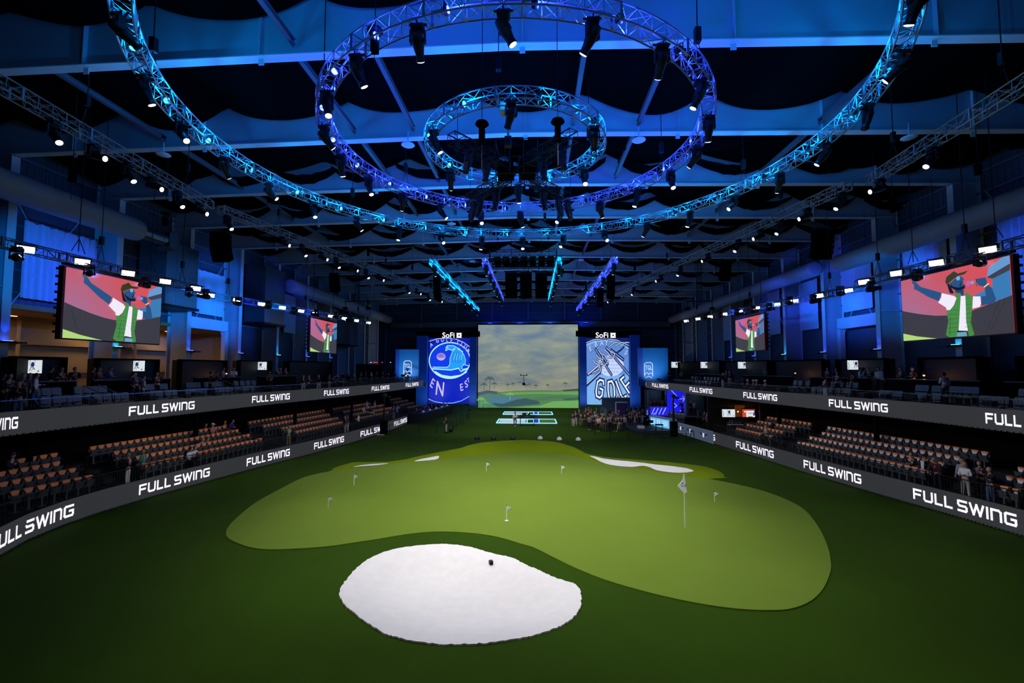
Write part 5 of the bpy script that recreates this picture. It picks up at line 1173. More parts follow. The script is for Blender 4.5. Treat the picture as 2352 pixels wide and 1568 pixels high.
# --- left upper deck
UL = [(8, 2.3, 5.1, 'down', 'black', 'navy'), (24, 2.0, 5.1, 'front', 'navy', 'navy'), (47, 1.6, 4.72, 'down', 'black', 'jeans'), (56, 2.4, 5.1, 'hips', 'charcoal', 'jeans'), (70, 2.8, 5.1, 'front', 'grey', 'black'), (84, 2.6, 5.1, 'mixed', 'white', 'jeans'), (117, 4.3, 5.42, 'front', 'black', 'black'), (142, 4.3, 5.42, 'front', 'black', 'black'), (172, 4.4, 5.42, 'mixed', 'black', 'tan'), (214, 4.3, 5.42, 'down', 'black', 'black'), (229, 4.4, 5.42, 'front', 'maroon', 'black'), (254, 4.2, 5.42, 'front', 'blue', 'black'), (306, 2.7, 5.1, 'down', 'navy', 'navy'), (312, 3.2, 5.1, 'front', 'blue', 'black'), (330, 2.2, 4.9, 'hips', 'grey', 'jeans'), (362, 3.0, 5.1, 'front', 'black', 'black'), (484, 2.5, 5.1, 'down', 'black', 'black'), (498, 3.4, 5.1, 'front', 'charcoal', 'black'), (513, 4.3, 5.42, 'front', 'grey', 'black'), (537, 4.3, 5.42, 'front', 'white', 'black'), (622, 3.0, 5.1, 'lean', 'tan', 'black'), (638, 4.4, 5.42, 'front', 'black', 'black'), (645, 4.5, 5.42, 'down', 'navy', 'black'), (656, 4.4, 5.42, 'front', 'black', 'black'), (698, 1.6, 4.72, 'down', 'black', 'cream'), (710, 2.0, 4.72, 'front', 'black', 'black'), (733, 1.4, 4.72, 'lean', 'black', 'cream'), (757, 1.8, 4.72, 'down', 'black', 'grey'), (770, 1.8, 4.72, 'film', 'black', 'black')]
for i, (px, off, z, po, a_, b_) in enumerate(sorted(UL)):
    person(deckp(px, off, z, -1), po, a_, b_, random.choice(['dark', 'brown', 'grey']), random.uniform(.2, 2.8), 'person in %s and %s, %s, left upper deck, %s from the camera' % (a_, b_, SH_[po], ORD[i] if i < 28 else 'last'), 'people on the left upper deck')
# --- right upper deck
UR = [(2168, 3.0, 5.1, 'mixed', 'white', 'charcoal', 'dark', PI), (2096, 4.3, 5.42, 'front', 'black', 'black', 'blond', -1.5), (2069, 4.3, 5.42, 'front', 'black', 'black', 'dark', -1.5), (2025, 4.4, 5.42, 'down', 'lightblue', 'black', 'grey', 1.2), (2018, 4.6, 5.42, 'down', 'cream', 'black', 'brown', -1.2), (1995, 4.4, 5.42, 'front', 'black', 'black', 'dark', -.5), (1976, 4.3, 5.42, 'front', 'white', 'white', 'brown', .6), (1983, 4.4, 5.42, 'woman', 'grey', 'black', 'dark', 1.5), (1956, 3.2, 5.1, 'down', 'maroon', 'black', 'dark', 2.8), (1922, 2.5, 5.1, 'down', 'charcoal', 'black', 'grey', 2.5), (1894, 1.0, 4.72, 'down', 'navy', 'cream', 'dark', 1.6), (1900, 4.3, 5.42, 'front', 'navy', 'navy', 'brown', -.6), (1919, 4.4, 5.42, 'down', 'navy', 'black', 'brown', .3), (1759, 4.2, 5.42, 'lean', 'green', 'black', 'blond', -1.2), (1660, 2.0, 4.9, 'hips', 'black', 'white', 'grey', .4), (1667, 2.8, 5.1, 'front', 'teal', 'black', 'brown', .2), (1675, 2.6, 5.1, 'down', 'black', 'grey', 'brown', -.4), (1525, 3.2, 5.1, 'front', 'black', 'black', 'grey', 0), (1537, 2.8, 5.1, 'lean', 'charcoal', 'black', 'dark', 0), (1565, 3.4, 5.1, 'woman', 'grey', 'black', 'brown', 0)]
for i, (px, off, z, po, a_, b_, h_, yw) in enumerate(sorted(UR, reverse=True)):
    person(deckp(px, off, z, 1), po, a_, b_, h_, yw, 'person in %s and %s, %s, right upper deck, %s from the camera' % (a_, b_, SH_[po], ORD[i]), 'people on the right upper deck', shoes='white' if px == 1660 else 'black')
for i, px in enumerate((1717, 1730, 1737, 1757)):
    q = deckp(px, 1.35, 4.72, 1); person(q, 'sit', 'charcoal', 'black', 'bald', -PI/2, 'seated person in a white cap on the right upper deck front row, %s of four' % ORD[i], 'white caps on the right deck', cap='white')
# camera crew clutter at the far end of the left upper deck
for i in range(14):
    px = 775+i*13.; q = deckp(px, 2.2+1.2*(i % 3), 4.9, -1)
    if q.y > 74: continue
    person(q, ['front', 'lean', 'down'][i % 3], 'black', 'charcoal', 'dark', random.uniform(0, 2.5), 'crew member in black at the far left upper deck, %s from the camera' % ORD[i], 'camera crew')
for i, px in enumerate((745, 800, 850, 896, 925)):
    q = deckp(px, 1.0, 4.72, -1); t = thing('broadcast_camera', 'black broadcast camera on a tripod, left upper deck, %s from the camera' % ORD[i], 'camera', q, .6, 'broadcast cameras')
    m = MB(); [m.tube((0, 0, 1.1), (.4*math.cos(a_), .4*math.sin(a_), 0), .025, 5) for a_ in (0, 2.1, 4.2)]; m.build('tripod', BLK, t); MB().box((0, 0, 1.35), (.28, .7, .3)).tube((0, -.35, 1.35), (0, -.75, 1.35), .11, 10).build('camera_body', BLKM, t); MB().tube((.1, .3, 1.2), (.15, .8, 1.05), .02, 5).build('pan_handle', BLK, t)
t = thing('crew_partition', 'low black partition behind the far left camera crew', 'partition'); m = MB(); strip(m, lu, -1, 6.2, 6.4, 5.42, 7.75, 62.8, 72.5); m.build('panel', BLKM, t)
for i, (px, c) in enumerate(((852, (255, 250, 240)), (862, (220, 40, 50)), (878, (225, 60, 70)), (897, (150, 190, 255)))):
    q = ony(px, 832, 66); t = thing('status_light', 'tiny %s glowing light above the far left camera crew, %s' % (['white', 'red', 'pink', 'pale blue'][i], ORD[i]), 'light', q); MB().box((0, 0, 0), (.12 if i != 1 else .6, .08, .1)).build('lens', emi(c, 2.0), t); MB().box((0, .05, -.45), (.06, .04, .85)).build('stand', BLK, t)
# ================================================================ far end
YS = 82.36
t = thing('projection_screen', 'huge nearly square screen showing a cloudy golf landscape', 'screen', (0, YS, 0))
m = bpy.data.materials.new('cloudy sky picture'); m.use_nodes = True; nt = m.node_tree; b = nt.nodes['Principled BSDF']; b.inputs['Base Color'].default_value = (.02, .02, .02, 1)
tc = nt.nodes.new('ShaderNodeTexCoord'); mp = nt.nodes.new('ShaderNodeMapping'); mp.inputs['Scale'].default_value = (2.1, 1, 5.2)
nz = nt.nodes.new('ShaderNodeTexNoise'); nz.inputs['Scale'].default_value = 1.35; nz.inputs['Detail'].default_value = 7; nz.inputs['Roughness'].default_value = .58; nz.inputs['Distortion'].default_value = .5
r1 = nt.nodes.new('ShaderNodeValToRGB'); e = r1.color_ramp.elements; e[0].position = .30; e[0].color = (*lin((80, 110, 150)), 1); e[1].position = .74; e[1].color = (*lin((186, 182, 124)), 1)
q = e.new(.42); q.color = (*lin((110, 130, 138)), 1); q = e.new(.58); q.color = (*lin((146, 154, 140)), 1)
sp = nt.nodes.new('ShaderNodeSeparateXYZ'); r2 = nt.nodes.new('ShaderNodeValToRGB'); e = r2.color_ramp.elements
e[0].position = .18; e[0].color = (*lin((196, 170, 92)), 1); e[1].position = .95; e[1].color = (*lin((128, 146, 158)), 1)
q = e.new(.30); q.color = (*lin((112, 108, 92)), 1); q = e.new(.42); q.color = (*lin((142, 140, 118)), 1); q = e.new(.62); q.color = (*lin((122, 136, 132)), 1)
mx = nt.nodes.new('ShaderNodeMix'); mx.data_type = 'RGBA'; mx.inputs[0].default_value = .36
nt.links.new(tc.outputs['Generated'], mp.inputs['Vector']); nt.links.new(mp.outputs[0], nz.inputs['Vector']); nt.links.new(nz.outputs['Fac'], r1.inputs[0])
nt.links.new(tc.outputs['Generated'], sp.inputs[0]); nt.links.new(sp.outputs['Z'], r2.inputs[0]); nt.links.new(r1.outputs[0], mx.inputs[6]); nt.links.new(r2.outputs[0], mx.inputs[7])
nt.links.new(mx.outputs[2], b.inputs['Emission Color']); b.inputs['Emission Strength'].default_value = 1.0
MB().add([(-9.08, 0, .05), (9.0, 0, .05), (9.0, 0, 15.05), (-9.08, 0, 15.05)], [(0, 1, 2, 3)]).build('sky_picture', m, t)
MB().box((0, .2, 7.6), (18.5, .3, 15.4)).box((0, -.1, -.1), (18.6, .4, .3)).build('frame', BLKM, t)
a = Art((-9.08, -.01, .05), (18.08, 0, 0), (0, 0, 15), (0, -1, 0))
def U(px, py): return ((px-1098)/230, (937-py)/191)
def PU(pts, c): a.poly([U(*p) for p in pts], c)
PU([(1098,937),(1098,902),(1110,899),(1150,901),(1190,898),(1240,897),(1290,897),(1328,894),(1328,937)], (82, 128, 84))
PU([(1098,902),(1120,897),(1143,900),(1141,906),(1122,904),(1098,910)], (66, 88, 110)); PU([(1290,896),(1328,893),(1328,897),(1296,899)], (48, 74, 66))
PU([(1150,903),(1200,901),(1328,900),(1328,907),(1240,905),(1160,908)], (104, 158, 82)); PU([(1098,911),(1140,907),(1200,911),(1180,915),(1120,914),(1098,917)], (84, 120, 112))
PU([(1118,914),(1160,912),(1203,915),(1190,922),(1155,929),(1125,926)], (74, 122, 144)); PU([(1122,925),(1155,928),(1188,918),(1208,915),(1238,922),(1240,928),(1190,933),(1150,935),(1120,933)], (54, 86, 92))
PU([(1215,917),(1260,910),(1328,908),(1328,914),(1270,917),(1240,922)], (74, 120, 80)); PU([(1240,932),(1270,922),(1328,920),(1328,937),(1170,937)], (110, 168, 92)); PU([(1290,916),(1328,913),(1328,918),(1300,920)], (52, 100, 78))
PU([(1098,937),(1098,915),(1112,912),(1122,920),(1135,930),(1150,937)], (78, 132, 98))
def palm(x, y, s, c, h=1.):
    s *= .88
    a.stroke([U(x, y+s*1.6*h), U(x+s*.1, y)], .003*max(1, s/5), c)
    for k in range(7):
        an = PI*(k/6)*1.15-.22; a.stroke([U(x, y), U(x+math.cos(an)*s*.6, y-math.sin(an)*s*.55), U(x+math.cos(an)*s, y-math.sin(an)*s*.35+s*.25)], .004*max(1, s/6), c)
palm(1125, 871, 13, (58, 92, 92), 1.3); palm(1112, 884, 9, (52, 84, 84)); palm(1136, 882, 8, (56, 88, 90)); palm(1105, 918, 12, (120, 175, 100)); palm(1172, 906, 9, (128, 180, 110)); palm(1116, 926, 9, (105, 165, 100))
for x, y, s in ((1167,884,5),(1179,882,4.5),(1209,885,4.5),(1216,883,4),(1231,886,5),(1258,885,5),(1298,881,6)): palm(x, y, s, (60, 88, 80))
a.done('landscape_picture', t)
for i, x in enumerate((-7, -1.5, 4, 10.5)):
    t = thing('wall_wash_light', 'small blue wash fixture on top of the big screen, %s from the left' % ORD[i], 'wash light', (x, 83.4, 15.35)); MB().box((0, 0, 0), (.9, .3, .2)).box((0, -.2, -.15), (.1, .5, .1)).build('housing', BLK, t); MB().box((0, 0, .11), (.8, .2, .03)).build('lens', LENSB, t)
    lamp('SPOT', (0, .1, .2), 260, [(0, .02, 1), (0, .05, 1), (0, .12, 1), (0, .03, 1)][i], t, (0, 4.2, 2.6), .08, 110, .8)
# side led towers
def tower(nm, px0, px1, py0, py1, s):
    A = ony(px0, py0, YS-1.0); B = ony(px1, py0, YS-1.0); w = B.x-A.x; zt = A.z; zbm = .75
    t = thing('led_tower', {'left': 'tall led wall left of the big screen with a blue neon bird emblem', 'right': 'tall led wall right of the big screen with pale blue GOLF lettering'}[nm], 'led wall', (A.x, YS-1.0, 0))
    MB().box((w/2, .25, (zt+zbm)/2), (w+.1, .4, zt-zbm+.05)).build('cabinet', BLK, t)
    h = zt-zbm; return t, Art((0, .04, zbm), (w, 0, 0), (0, 0, h), (0, -1, 0)), w, h
# left artwork
t, a, w, h = tower('left', 986.2, 1080, 776, 927, -1)
def L(x, y): return (max(0, min(1, (x-345)/700)), max(0, min(1, (1400-y)/1130)))
def LP(pts, c): a.poly([L(*p) for p in pts], c)
def LS(pts, wd, c, cl=False): a.stroke([L(*p) for p in pts], wd, c, cl)
def ell(cx, cy, rx, ry, a0=0, a1=2*PI, n=36): return [(cx+rx*math.cos(a0+(a1-a0)*k/n), cy-ry*math.sin(a0+(a1-a0)*k/n)) for k in range(n+1)]
LP([(345,270),(1045,270),(1045,1400),(345,1400)], (8, 22, 150)); LP(ell(695, 835, 560, 558)[:-1], (12, 34, 190)); LP(ell(697, 655, 352, 308)[:-1], (14, 60, 232))
LP([(640,775),(690,740),(700,620),(740,510),(790,445),(730,485),(680,460),(625,490),(632,430),(660,400),(760,405),(860,460),(940,560),(968,650),(960,735),(905,760),(915,815),(850,790),(720,815),(410,800),(390,775)], (34, 158, 245))
CY = (178, 246, 255); 
LS([(345,325),(480,285),(640,272),(800,290),(930,345),(1045,430)], .010, (190, 215, 255)); LS(ell(697, 655, 350, 305, 2.2, 6.9), .022, CY); LS(ell(697, 655, 350, 305, .62, 2.2), .016, CY)
LS([(625,490),(632,430),(660,400),(760,403),(860,455),(940,560),(968,650),(960,735),(1015,745)], .010, CY); LS([(625,490),(680,462),(730,485),(790,445),(740,510),(702,620),(697,735),(660,773),(410,770)], .010, CY); LS([(410,800),(720,820),(850,790),(890,845),(1000,795)], .016, CY); LS([(945,712),(905,765),(915,812),(1000,790)], .010, CY)
LS([(455,852),(560,915),(720,940),(880,915),(985,850)], .024, CY); LS(ell(656, 434, 14, 14), .006, CY); LS([(830,460),(880,480),(920,510)], .012, CY)
for x in (770, 815, 860, 895): LS([(x, 520), (x-30, 640), (x-10, 690)], .008, (16, 50, 190)); LS([(x+22, 540), (x-5, 650)], .006, CY)
a.disc(L(550, 592), .112, (158, 140, 226), 18, .058); a.disc(L(545, 575), .07, (140, 110, 205), 14, .025)
for x, y in ((495,620),(520,640),(550,648),(580,640),(605,620),(535,625),(568,627)): a.disc(L(x, y), .014, (226, 214, 248), 8, .009)
for ch, x, y, r in (('A',385,395,.6),('G',487,322,.35),('O',575,308,.15),('L',655,312,0),('F',728,322,-.1),('C',850,352,-.35),('L',910,385,-.5),('U',970,430,-.62),('B',1018,500,-.8)): a.text(ch, L(x, y), .10, (70, 90, 215), r, 1.1); a.text(ch, L(x-4, y-4), .085, (196, 200, 250), r, 1.1)
a.text('N', L(537, 1150), .30, (200, 192, 246), -.14, .95); a.text('E', L(405, 1050), .20, (188, 184, 240), -.55, .9); a.text('E', L(905, 1120), .15, (196, 190, 244), .22, 1.1); a.text('S', L(985, 1065), .15, (196, 190, 244), .35, 1.1); a.text('T', L(1022, 1000), .10, (196, 190, 244), .5, 1.)
LS([(345,1312),(450,1358),(600,1383),(750,1383),(900,1345),(1045,1262)], .010, (140, 200, 255))
a.done('screen_picture', t)
t, a, w, h = tower('right', 1345.5, 1443.5, 776, 927, 1)
def L(x, y): return (max(0, min(1, (x-268)/732)), max(0, min(1, (1405-y)/1135)))
LP([(268,270),(1000,270),(1000,1405),(268,1405)], (16, 30, 110)); LP([(268,370),(400,310),(600,292),(800,320),(1000,430),(1000,1405),(268,1405)], (122, 178, 236)); LP([(268,420),(420,350),(600,320),(800,350),(1000,470),(1000,900),(268,900)], (96, 140, 214))
NV = (22, 36, 92); NW = (236, 244, 255)
LS([(268,360),(400,305),(600,287),(800,312),(1000,405)], .022, NV); LS([(268,355),(400,300),(600,283),(800,307),(1000,398)], .008, NW)
LP(ell(690, 745, 225, 180)[:-1], (206, 214, 250))
for i in range(7):
    for j in range(5): 
        x, y = 540+i*52+(j % 2)*26, 610+j*60
        if (x-690)**2/205**2+(y-745)**2/165**2 < 1: a.disc(L(x, y), .027, (158, 192, 240), 8, .017)
for p1, p2, wd in (((620,440),(1000,900),.05),((430,460),(700,900),.05),((700,480),(900,640),.06),((540,560),(640,720),.05)): LS([p1, p2], wd, NV); LS([p1, p2], .012, (150, 190, 245))
for pts in ([(480,480),(540,560),(560,650),(500,700),(440,660)], [(620,440),(680,500),(760,540),(740,600),(660,610)], [(540,540),(620,590),(640,670),(590,740),(520,720)], [(380,640),(420,700),(500,740),(520,790),(300,900)], [(560,460),(640,520),(700,620)], [(440,560),(500,620),(560,640)]): LS(pts, .03, NV); LS(pts, .012, (214, 222, 255))
for i, x in enumerate((670, 765, 850)): LS([(x,415),(x+90,350),(x+150,350)], .03, NV); LS([(x,415),(x+90,350),(x+150,350)], .012, (190, 222, 250))
LS([(268,1080),(500,860),(525,760)], .05, NV); LS([(268,1060),(500,850),(525,760)], .014, (196, 220, 250)); LS([(290,905),(470,760)], .04, NV); LS([(300,890),(470,750)], .014, NW); LS([(800,520),(860,480),(920,420)], .03, NV)
for ch, x, y, r in (('E',345,460,.5),('B',440,385,.22),('A',540,365,.05),('Y',620,360,-.1),('S',950,530,-.8)): a.text(ch, L(x+4, y+6), .13, NV, r, 1.1); a.text(ch, L(x, y), .115, (190, 208, 250), r, 1.1)
for pts in ([(560,1060),(555,1000),(500,985),(460,1020),(430,1180),(440,1260),(490,1285),(530,1250),(545,1150),(500,1130)], [(640,1020),(700,1005),(735,1080),(745,1240),(735,1310),(690,1330),(650,1280),(635,1150),(640,1020)], [(770,1010),(870,1290),(940,1255)], [(905,935),(850,980),(990,1200)], [(930,1100),(990,1030)]): LS(pts, .075, NV); 
for pts in ([(560,1060),(555,1000),(500,985),(460,1020),(430,1180),(440,1260),(490,1285),(530,1250),(545,1150),(500,1130)], [(640,1020),(700,1005),(735,1080),(745,1240),(735,1310),(690,1330),(650,1280),(635,1150),(640,1020)], [(770,1010),(870,1290),(940,1255)], [(905,935),(850,980),(990,1200)], [(930,1100),(990,1030)]): LS(pts, .028, NW)
a.done('screen_picture', t)
for nm, px, hx in (('left', 1037, (962, 1097)), ('right', 1390, (1328, 1466))):
    A = ony(hx[0], 763, YS-.6); B = ony(hx[1], 763, YS-.6)
    t = thing('screen_header', 'black header above the %s led wall' % nm, 'header', ((A.x+B.x)/2, YS-.5, 12.95))
    MB().box((0, 0, .4), (abs(B.x-A.x)+.8, .5, 1.0)).build('panel', BLKM, t)
    p = ony(px, 770, YS-1.2); t = thing('illuminated_sign', 'white glowing SoFi sign above the %s led wall' % nm, 'sign', p)
    vs, fs = text_mesh('SoFi', 1.35); LT = emi((245, 245, 255), 1.3)
    MB().add([(v.x-.55, -v.z, v.y) for v in vs], fs).build('lettering', LT, t)
    q = MB(); 
    for i in range(3):
        for j in range(3):
            if (i, j) != (1, 1): q.lathe([(.14, 0), (.14, .04)], c=(1.05+i*.33, 0, -.33+j*.33), n=8, R=Matrix.Rotation(PI/2, 3, 'X'))
    for k in (-.16, .16): q.box((1.38, -.02, k), (.8, .03, .06)); q.box((1.38+k, -.02, 0), (.06, .03, .8))
    q.build('emblem', LT, t)
    MB().box((0, .12, -.6), (3.2, .06, .06)).box((-1, .2, -.5), (.06, .3, .06)).box((1, .2, -.5), (.06, .3, .06)).build('mounting_bar', BLK, t)
for nm, x0, x1, y, ztop, d in (('outer left', -19.85, -17.95, YS-1.6, 12.95, 1.2), ('inner left', -10.4, -9.15, YS-1.3, 12.7, 1.0), ('inner right', 9.05, 10.3, YS-1.3, 12.7, 1.0), ('outer right', 17.85, 19.5, YS-1.6, 12.95, 1.2)):
    t = thing('blue_pillar', 'tall flat blue pillar, %s of the four by the led walls' % nm, 'pillar', ((x0+x1)/2, y, 0))
    MB().box((0, 0, ztop/2), (x1-x0, d, ztop)).build('panel', BLUEP, t); MB().box((0, 0, .1), (x1-x0+.06, d+.06, .2)).build('base_trim', BLK, t); MB().box((0, -d/2-.01, 4.4), (x1-x0, .02, .02)).build('panel_joint', BLK, t)
TB = mat('bright blue panel', (16, 138, 232), .6)
for nm, s, pa, pb, ztop, zlo in (('left', -1, 909, 962, 10.2, 4.7), ('right', 1, 1465, 1534, 10.35, 4.4)):
    A = ony(pa, 840, 73); B = ony(pb, 840, 73); w = B.x-A.x
    t = thing('blue_banner_wall', 'bright blue panel with a white TGL emblem at the %s end of the upper deck' % nm, 'banner', ((A.x+B.x)/2, 73, zlo))
    MB().box((0, 0, (ztop-zlo)/2), (w, .3, ztop-zlo)).build('panel', TB, t)
    MB().box((-s*w*.42 if s > 0 else w*.0-w*.42, -.17, (ztop-zlo)/2), (w*.16, .04, ztop-zlo)).build('dark_band', BLUEP, t)
    a = Art((-w/2, -.2, 0), (1, 0, 0), (0, 0, 1), (0, -1, 0)); c = (210, 232, 245); cx = {-1: (937-909)/53*w, 1: (1489-1465)/69*w}[s]; cz = 2.5
    a.stroke([(cx-.62, cz-1.0), (cx-.62, cz+.9), (cx-.35, cz+1.15), (cx+.35, cz+1.15), (cx+.62, cz+.9), (cx+.62, cz-1.0)], .10, c)
    a.text('TGL', (cx, cz+.3), .98, c, 0, .56); a.stroke([(cx-.7, cz-.7), (cx-.2, cz-.45), (cx, cz-.75), (cx+.2, cz-.45), (cx+.7, cz-.7)], .08, c); a.stroke([(cx-.5, cz-1.25), (cx, cz-1.0), (cx+.5, cz-1.25)], .08, c)
    a.done('emblem', t)
for nm, x, y, z, e, aims in (('left turf', -15.3, 76.5, .12, 520, (-19, 81, 7)), ('left inner turf', -9.9, 77.0, .12, 260, (-9.7, 81, 6)), ('right inner turf', 9.8, 77.0, .12, 260, (9.7, 81, 6)), ('right turf', 15.6, 76.5, .12, 520, (18.7, 81, 7)), ('left deck', -19.2, 69.0, 5.5, 480, (-19.3, 73, 8)), ('right deck', 19.6, 69.0, 5.5, 480, (19.6, 73, 8))):  # boxes with spots, added only to brighten the blue pillars and banners
    t = thing('fill_lamp', 'added fill lamp on the %s brightening the blue panels' % nm, 'fill_lamp', (x, y, z)); MB().box((0, 0, 0), (.6, .25, .16)).build('housing', BLK, t); MB().box((0, .06, .10), (.5, .1, .04)).build('lens', LENSD, t)
    lamp('SPOT', (0, .15, .2), e, (.75, .88, 1), t, (aims[0]-x, aims[1]-y, aims[2]-z), .08, 110 if z < 1 else 90, .8)
# grass berms by the led towers
for nm, x0, x1 in (('left', -15.5, -8.8), ('right', 8.9, 15.0)):
    mb = MB(); n = 16
    for i in range(n+1):
        u = i/n; x = x0+(x1-x0)*u; hh = .75*math.sin(PI*min(1, max(0, u)))**.7
        mb.v += [(x, YS-5.5, -.02), (x, YS-3.5, hh*.5), (x, YS-2.2, hh), (x, YS-1.5, hh)]
    for i in range(n):
        for k in range(3): mb.f.append((i*4+k, (i+1)*4+k, (i+1)*4+k+1, i*4+k+1)); mb.m.append(0)
    tag(mb.build('grass_berm', TURF, smooth=True), 'low grassy berm at the foot of the %s led wall' % nm, 'berm')
# tee boxes
SM_ = emi((40, 130, 235), 1.6)
for i, (ya, yb, x0, x1, xg) in enumerate(((70.75, 74.9, -3.75, 3.9, 4.05), (59.55, 64.2, -3.85, 3.95, 4.0))):
    t = thing('tee_box', 'led-edged tee box strip, %s' % ['farther one near the screen', 'nearer one before the table'][i], 'tee box', (0, ya, .012))
    d = yb-ya; m = MB()
    for p, q in (((x0, 0), (x1, 0)), ((x0, d), (x1, d)), ((x0, 0), (x0, d)), ((x1, 0), (x1, d)), ((.1, 0), (.1, d)), ((1.0, 0), (1.0, d)), ((1.7, 0), (1.7, d))): m.tube((*p, .01), (*q, .01), .09, 4)
    m.build('led_border', emi((120, 205, 255), 1.8), t)
    MB().box(((x0+.1)/2, d/2, .02), (abs(x0)-.3, d-.5, .03)).build('sand_tray', mat('white mat', (245, 245, 245), .8), t)
    MB().box(((x1+1.7)/2, d/2, .02), (x1-2.0, d-.5, .03)).build('grass_mat', GREEN, t); MB().box((1.35, d/2, .03), (.5, d, .04)).build('centre_pad', emi((20, 40, 190), .9), t)
    mt = MB().box((1.35, d+.4, .25), (.35, .3, .5)); mt.build('launch_monitor', BLK, t)
# table cart by the tees
p = onz(1211, 978); t = thing('equipment_table', 'black tall-legged equipment table beside the nearer tee strip', 'table', (p.x, p.y, 0))
for x in (-.85, .85):
    for y in (-.35, .35): MB().box((x, y, .5), (.07, .07, 1.0)).build('leg', BLK, t)
MB().box((0, 0, 1.15), (1.95, .85, .32)).build('cabinet', mat('table navy', (16, 18, 26), .5), t)
MB().box((0, 0, 1.33), (1.9, .9, .04)).build('table_top', mat('green felt', (34, 44, 22), .9), t)
m = MB().box((-.35, 0, 1.5), (.5, .3, .22)).box((.2, .1, 1.44), (.3, .3, .12)); m.build('camera_gear', BLK, t)
mb_ = MB(); mb_.box((0, -.44, 1.17), (.6, .01, .05)); mb_.build('lettering', mat('grey print', (120, 120, 125), .6), t)
# rope barriers
def barrier(label, pts, h=1.0, close=False):
    P = [onz(*p) for p in pts]; t = thing('retractable_barrier', label, 'barrier', P[0]); O = P[0]
    for p in P:
        MB().tube(p-O, p-O+Vector((0, 0, h)), .035, 8).lathe([(.2, 0), (.2, .02), (.05, .05)], c=p-O, n=12).build('post', BLK, t)
    m = MB()
    for a_, b_ in zip(P, P[1:]): c_ = (a_+b_)/2-O+Vector((0, 0, h-.12)); m.path([a_-O+Vector((0, 0, h-.06)), c_, b_-O+Vector((0, 0, h-.06))], .025, 4)
    m.build('belt', BLK, t)
barrier('black belt barrier on the left turf, long front run', [(894,994.3),(930,993.6),(963,993.6),(1002.7,993.6),(1040,984),(1048,980),(1056.7,974.8),(1062.6,969.8),(1071.7,965),(1077.5,962.3)])
barrier('black belt barrier on the left turf, short rear run', [(1077,958),(1059,945.5),(1040,944)]); barrier('black belt barrier on the left turf, middle cross run', [(1077,961),(1045.6,959.6)])
barrier('black belt barrier before the crowd and the stage on the right', [(1366.5,997.8),(1401.6,1004.8),(1443,1010),(1479.7,1015.5),(1525,1017),(1577,1018)]); barrier('black belt barrier behind the front run, right of the stage', [(1482,1000),(1506.5,1003),(1539.7,1006.5),(1586.6,1011.6),(1594,1013.7)])
# camera towers
for nm, px, py, top in (('left', 881.5, 997, 905), ('right', 1548, 1001, 907)):
    p = onz(px, py); zt = ony(px, top, p.y).z; t = thing('camera_tower', 'black camera mast on a draped base at the %s field edge' % nm, 'camera mast', p)
    MB().box((0, 0, .75), (.65, .65, 1.5)).build('base', BLKM, t); MB().tube((0, 0, 1.5), (0, 0, zt-.2), .09, 8).tube((0, 0, 1.5), (0, 0, zt*.6), .13, 8).build('mast', BLK, t)
    MB().box((0, -.05, zt-.1), (.35, .6, .3)).tube((0, -.35, zt-.1), (0, -.6, zt-.1), .1, 10).box((.4, 0, zt-.3), (.5, .3, .15)).build('camera_head', BLK, t)
    MB().box((-.5, -.6, .03), (1.5, .25, .05)).build('cable_ramp', WHITE if nm == 'left' else BLK, t)
# media pen at the end of the left stand
t = thing('media_pen', 'black walled media bench box at the far left field edge', 'bench box'); A, B, C_ = onz(940, 970), onz(968, 970.5), onz(1039, 947.5); m = MB()
for p, q in ((A, B), (B, C_), (A, Vector((A.x-1, A.y+5, 0)))): m.prism([p, q, q+Vector((0, 0, 1.15)), p+Vector((0, 0, 1.15))], (0, 0, 0), (.02, .18, 0))
m.build('front_wall', mat('dark bench wall', (30, 26, 34), .8), t)
m = MB(); m.prism([B+Vector((0, .15, 1.16)), C_+Vector((0, .15, 1.16)), C_+Vector((-1.0, .5, 1.16)), B+Vector((-1.0, .5, 1.16))], (0, 0, -.04), (0, 0, .02)); m.build('desk_top', BLK, t)
for i in range(5):
    q = B.lerp(C_, .12+.19*i)+Vector((-.4, .35, 1.2)); t2 = thing('laptop', 'glowing blue laptop on the media bench, %s from the camera' % ORD[i], 'laptop', q, 0, 'media bench laptops'); MB().box((0, 0, 0), (.3, .22, .02)).build('keyboard', BLK, t2); MB().box((0, -.12, .1), (.3, .02, .2)).build('screen', emi((90, 100, 220), .9), t2)
# ------------------------------------------------ right far corner: wall with winged badges, stage, booths
A, B = onz(1556, 994), onz(1636, 1019.5); t = thing('sponsor_wall', 'grey blue low wall with three winged badges at the right field edge', 'low wall', A)
m = MB(); m.prism([Vector((0, 0, 0)), B-A, B-A+Vector((0, 0, 1.18)), Vector((0, 0, 1.18))], (0, 0, 0), (.15, .05, 0)); m.build('panel', mat('slate blue led', (20, 22, 28), .6, emit=(62, 72, 92), strength=1), t)
U_ = (B-A).normalized(); N_ = Vector((U_.y, -U_.x, 0)); N_ = N_ if N_.dot(Vector((CAM_X, 0, 0))-A) > 0 else -N_
a = Art(-U_*0+N_*.03, U_, (0, 0, 1), N_); Lw = (B-A).length
for u in (.12, .42, .80):
    c = Lw*u; a.stroke([(c-.75, .8), (c, .62)], .09, (16, 18, 24)); a.stroke([(c+.75, .8), (c, .62)], .09, (16, 18, 24)); a.stroke([(c-.55, .7), (c, .52)], .07, (16, 18, 24)); a.stroke([(c+.55, .7), (c, .52)], .07, (16, 18, 24)); a.poly([(c-.17, .82), (c+.17, .82), (c+.17, .55), (c, .36), (c-.17, .55)], (200, 208, 215))
a.done('winged_badge', t)
m = MB(); m.tube((0, 0, .02), B-A+Vector((0, 0, .02)), .03, 4); m.build('edge_trim', CHROME, t)
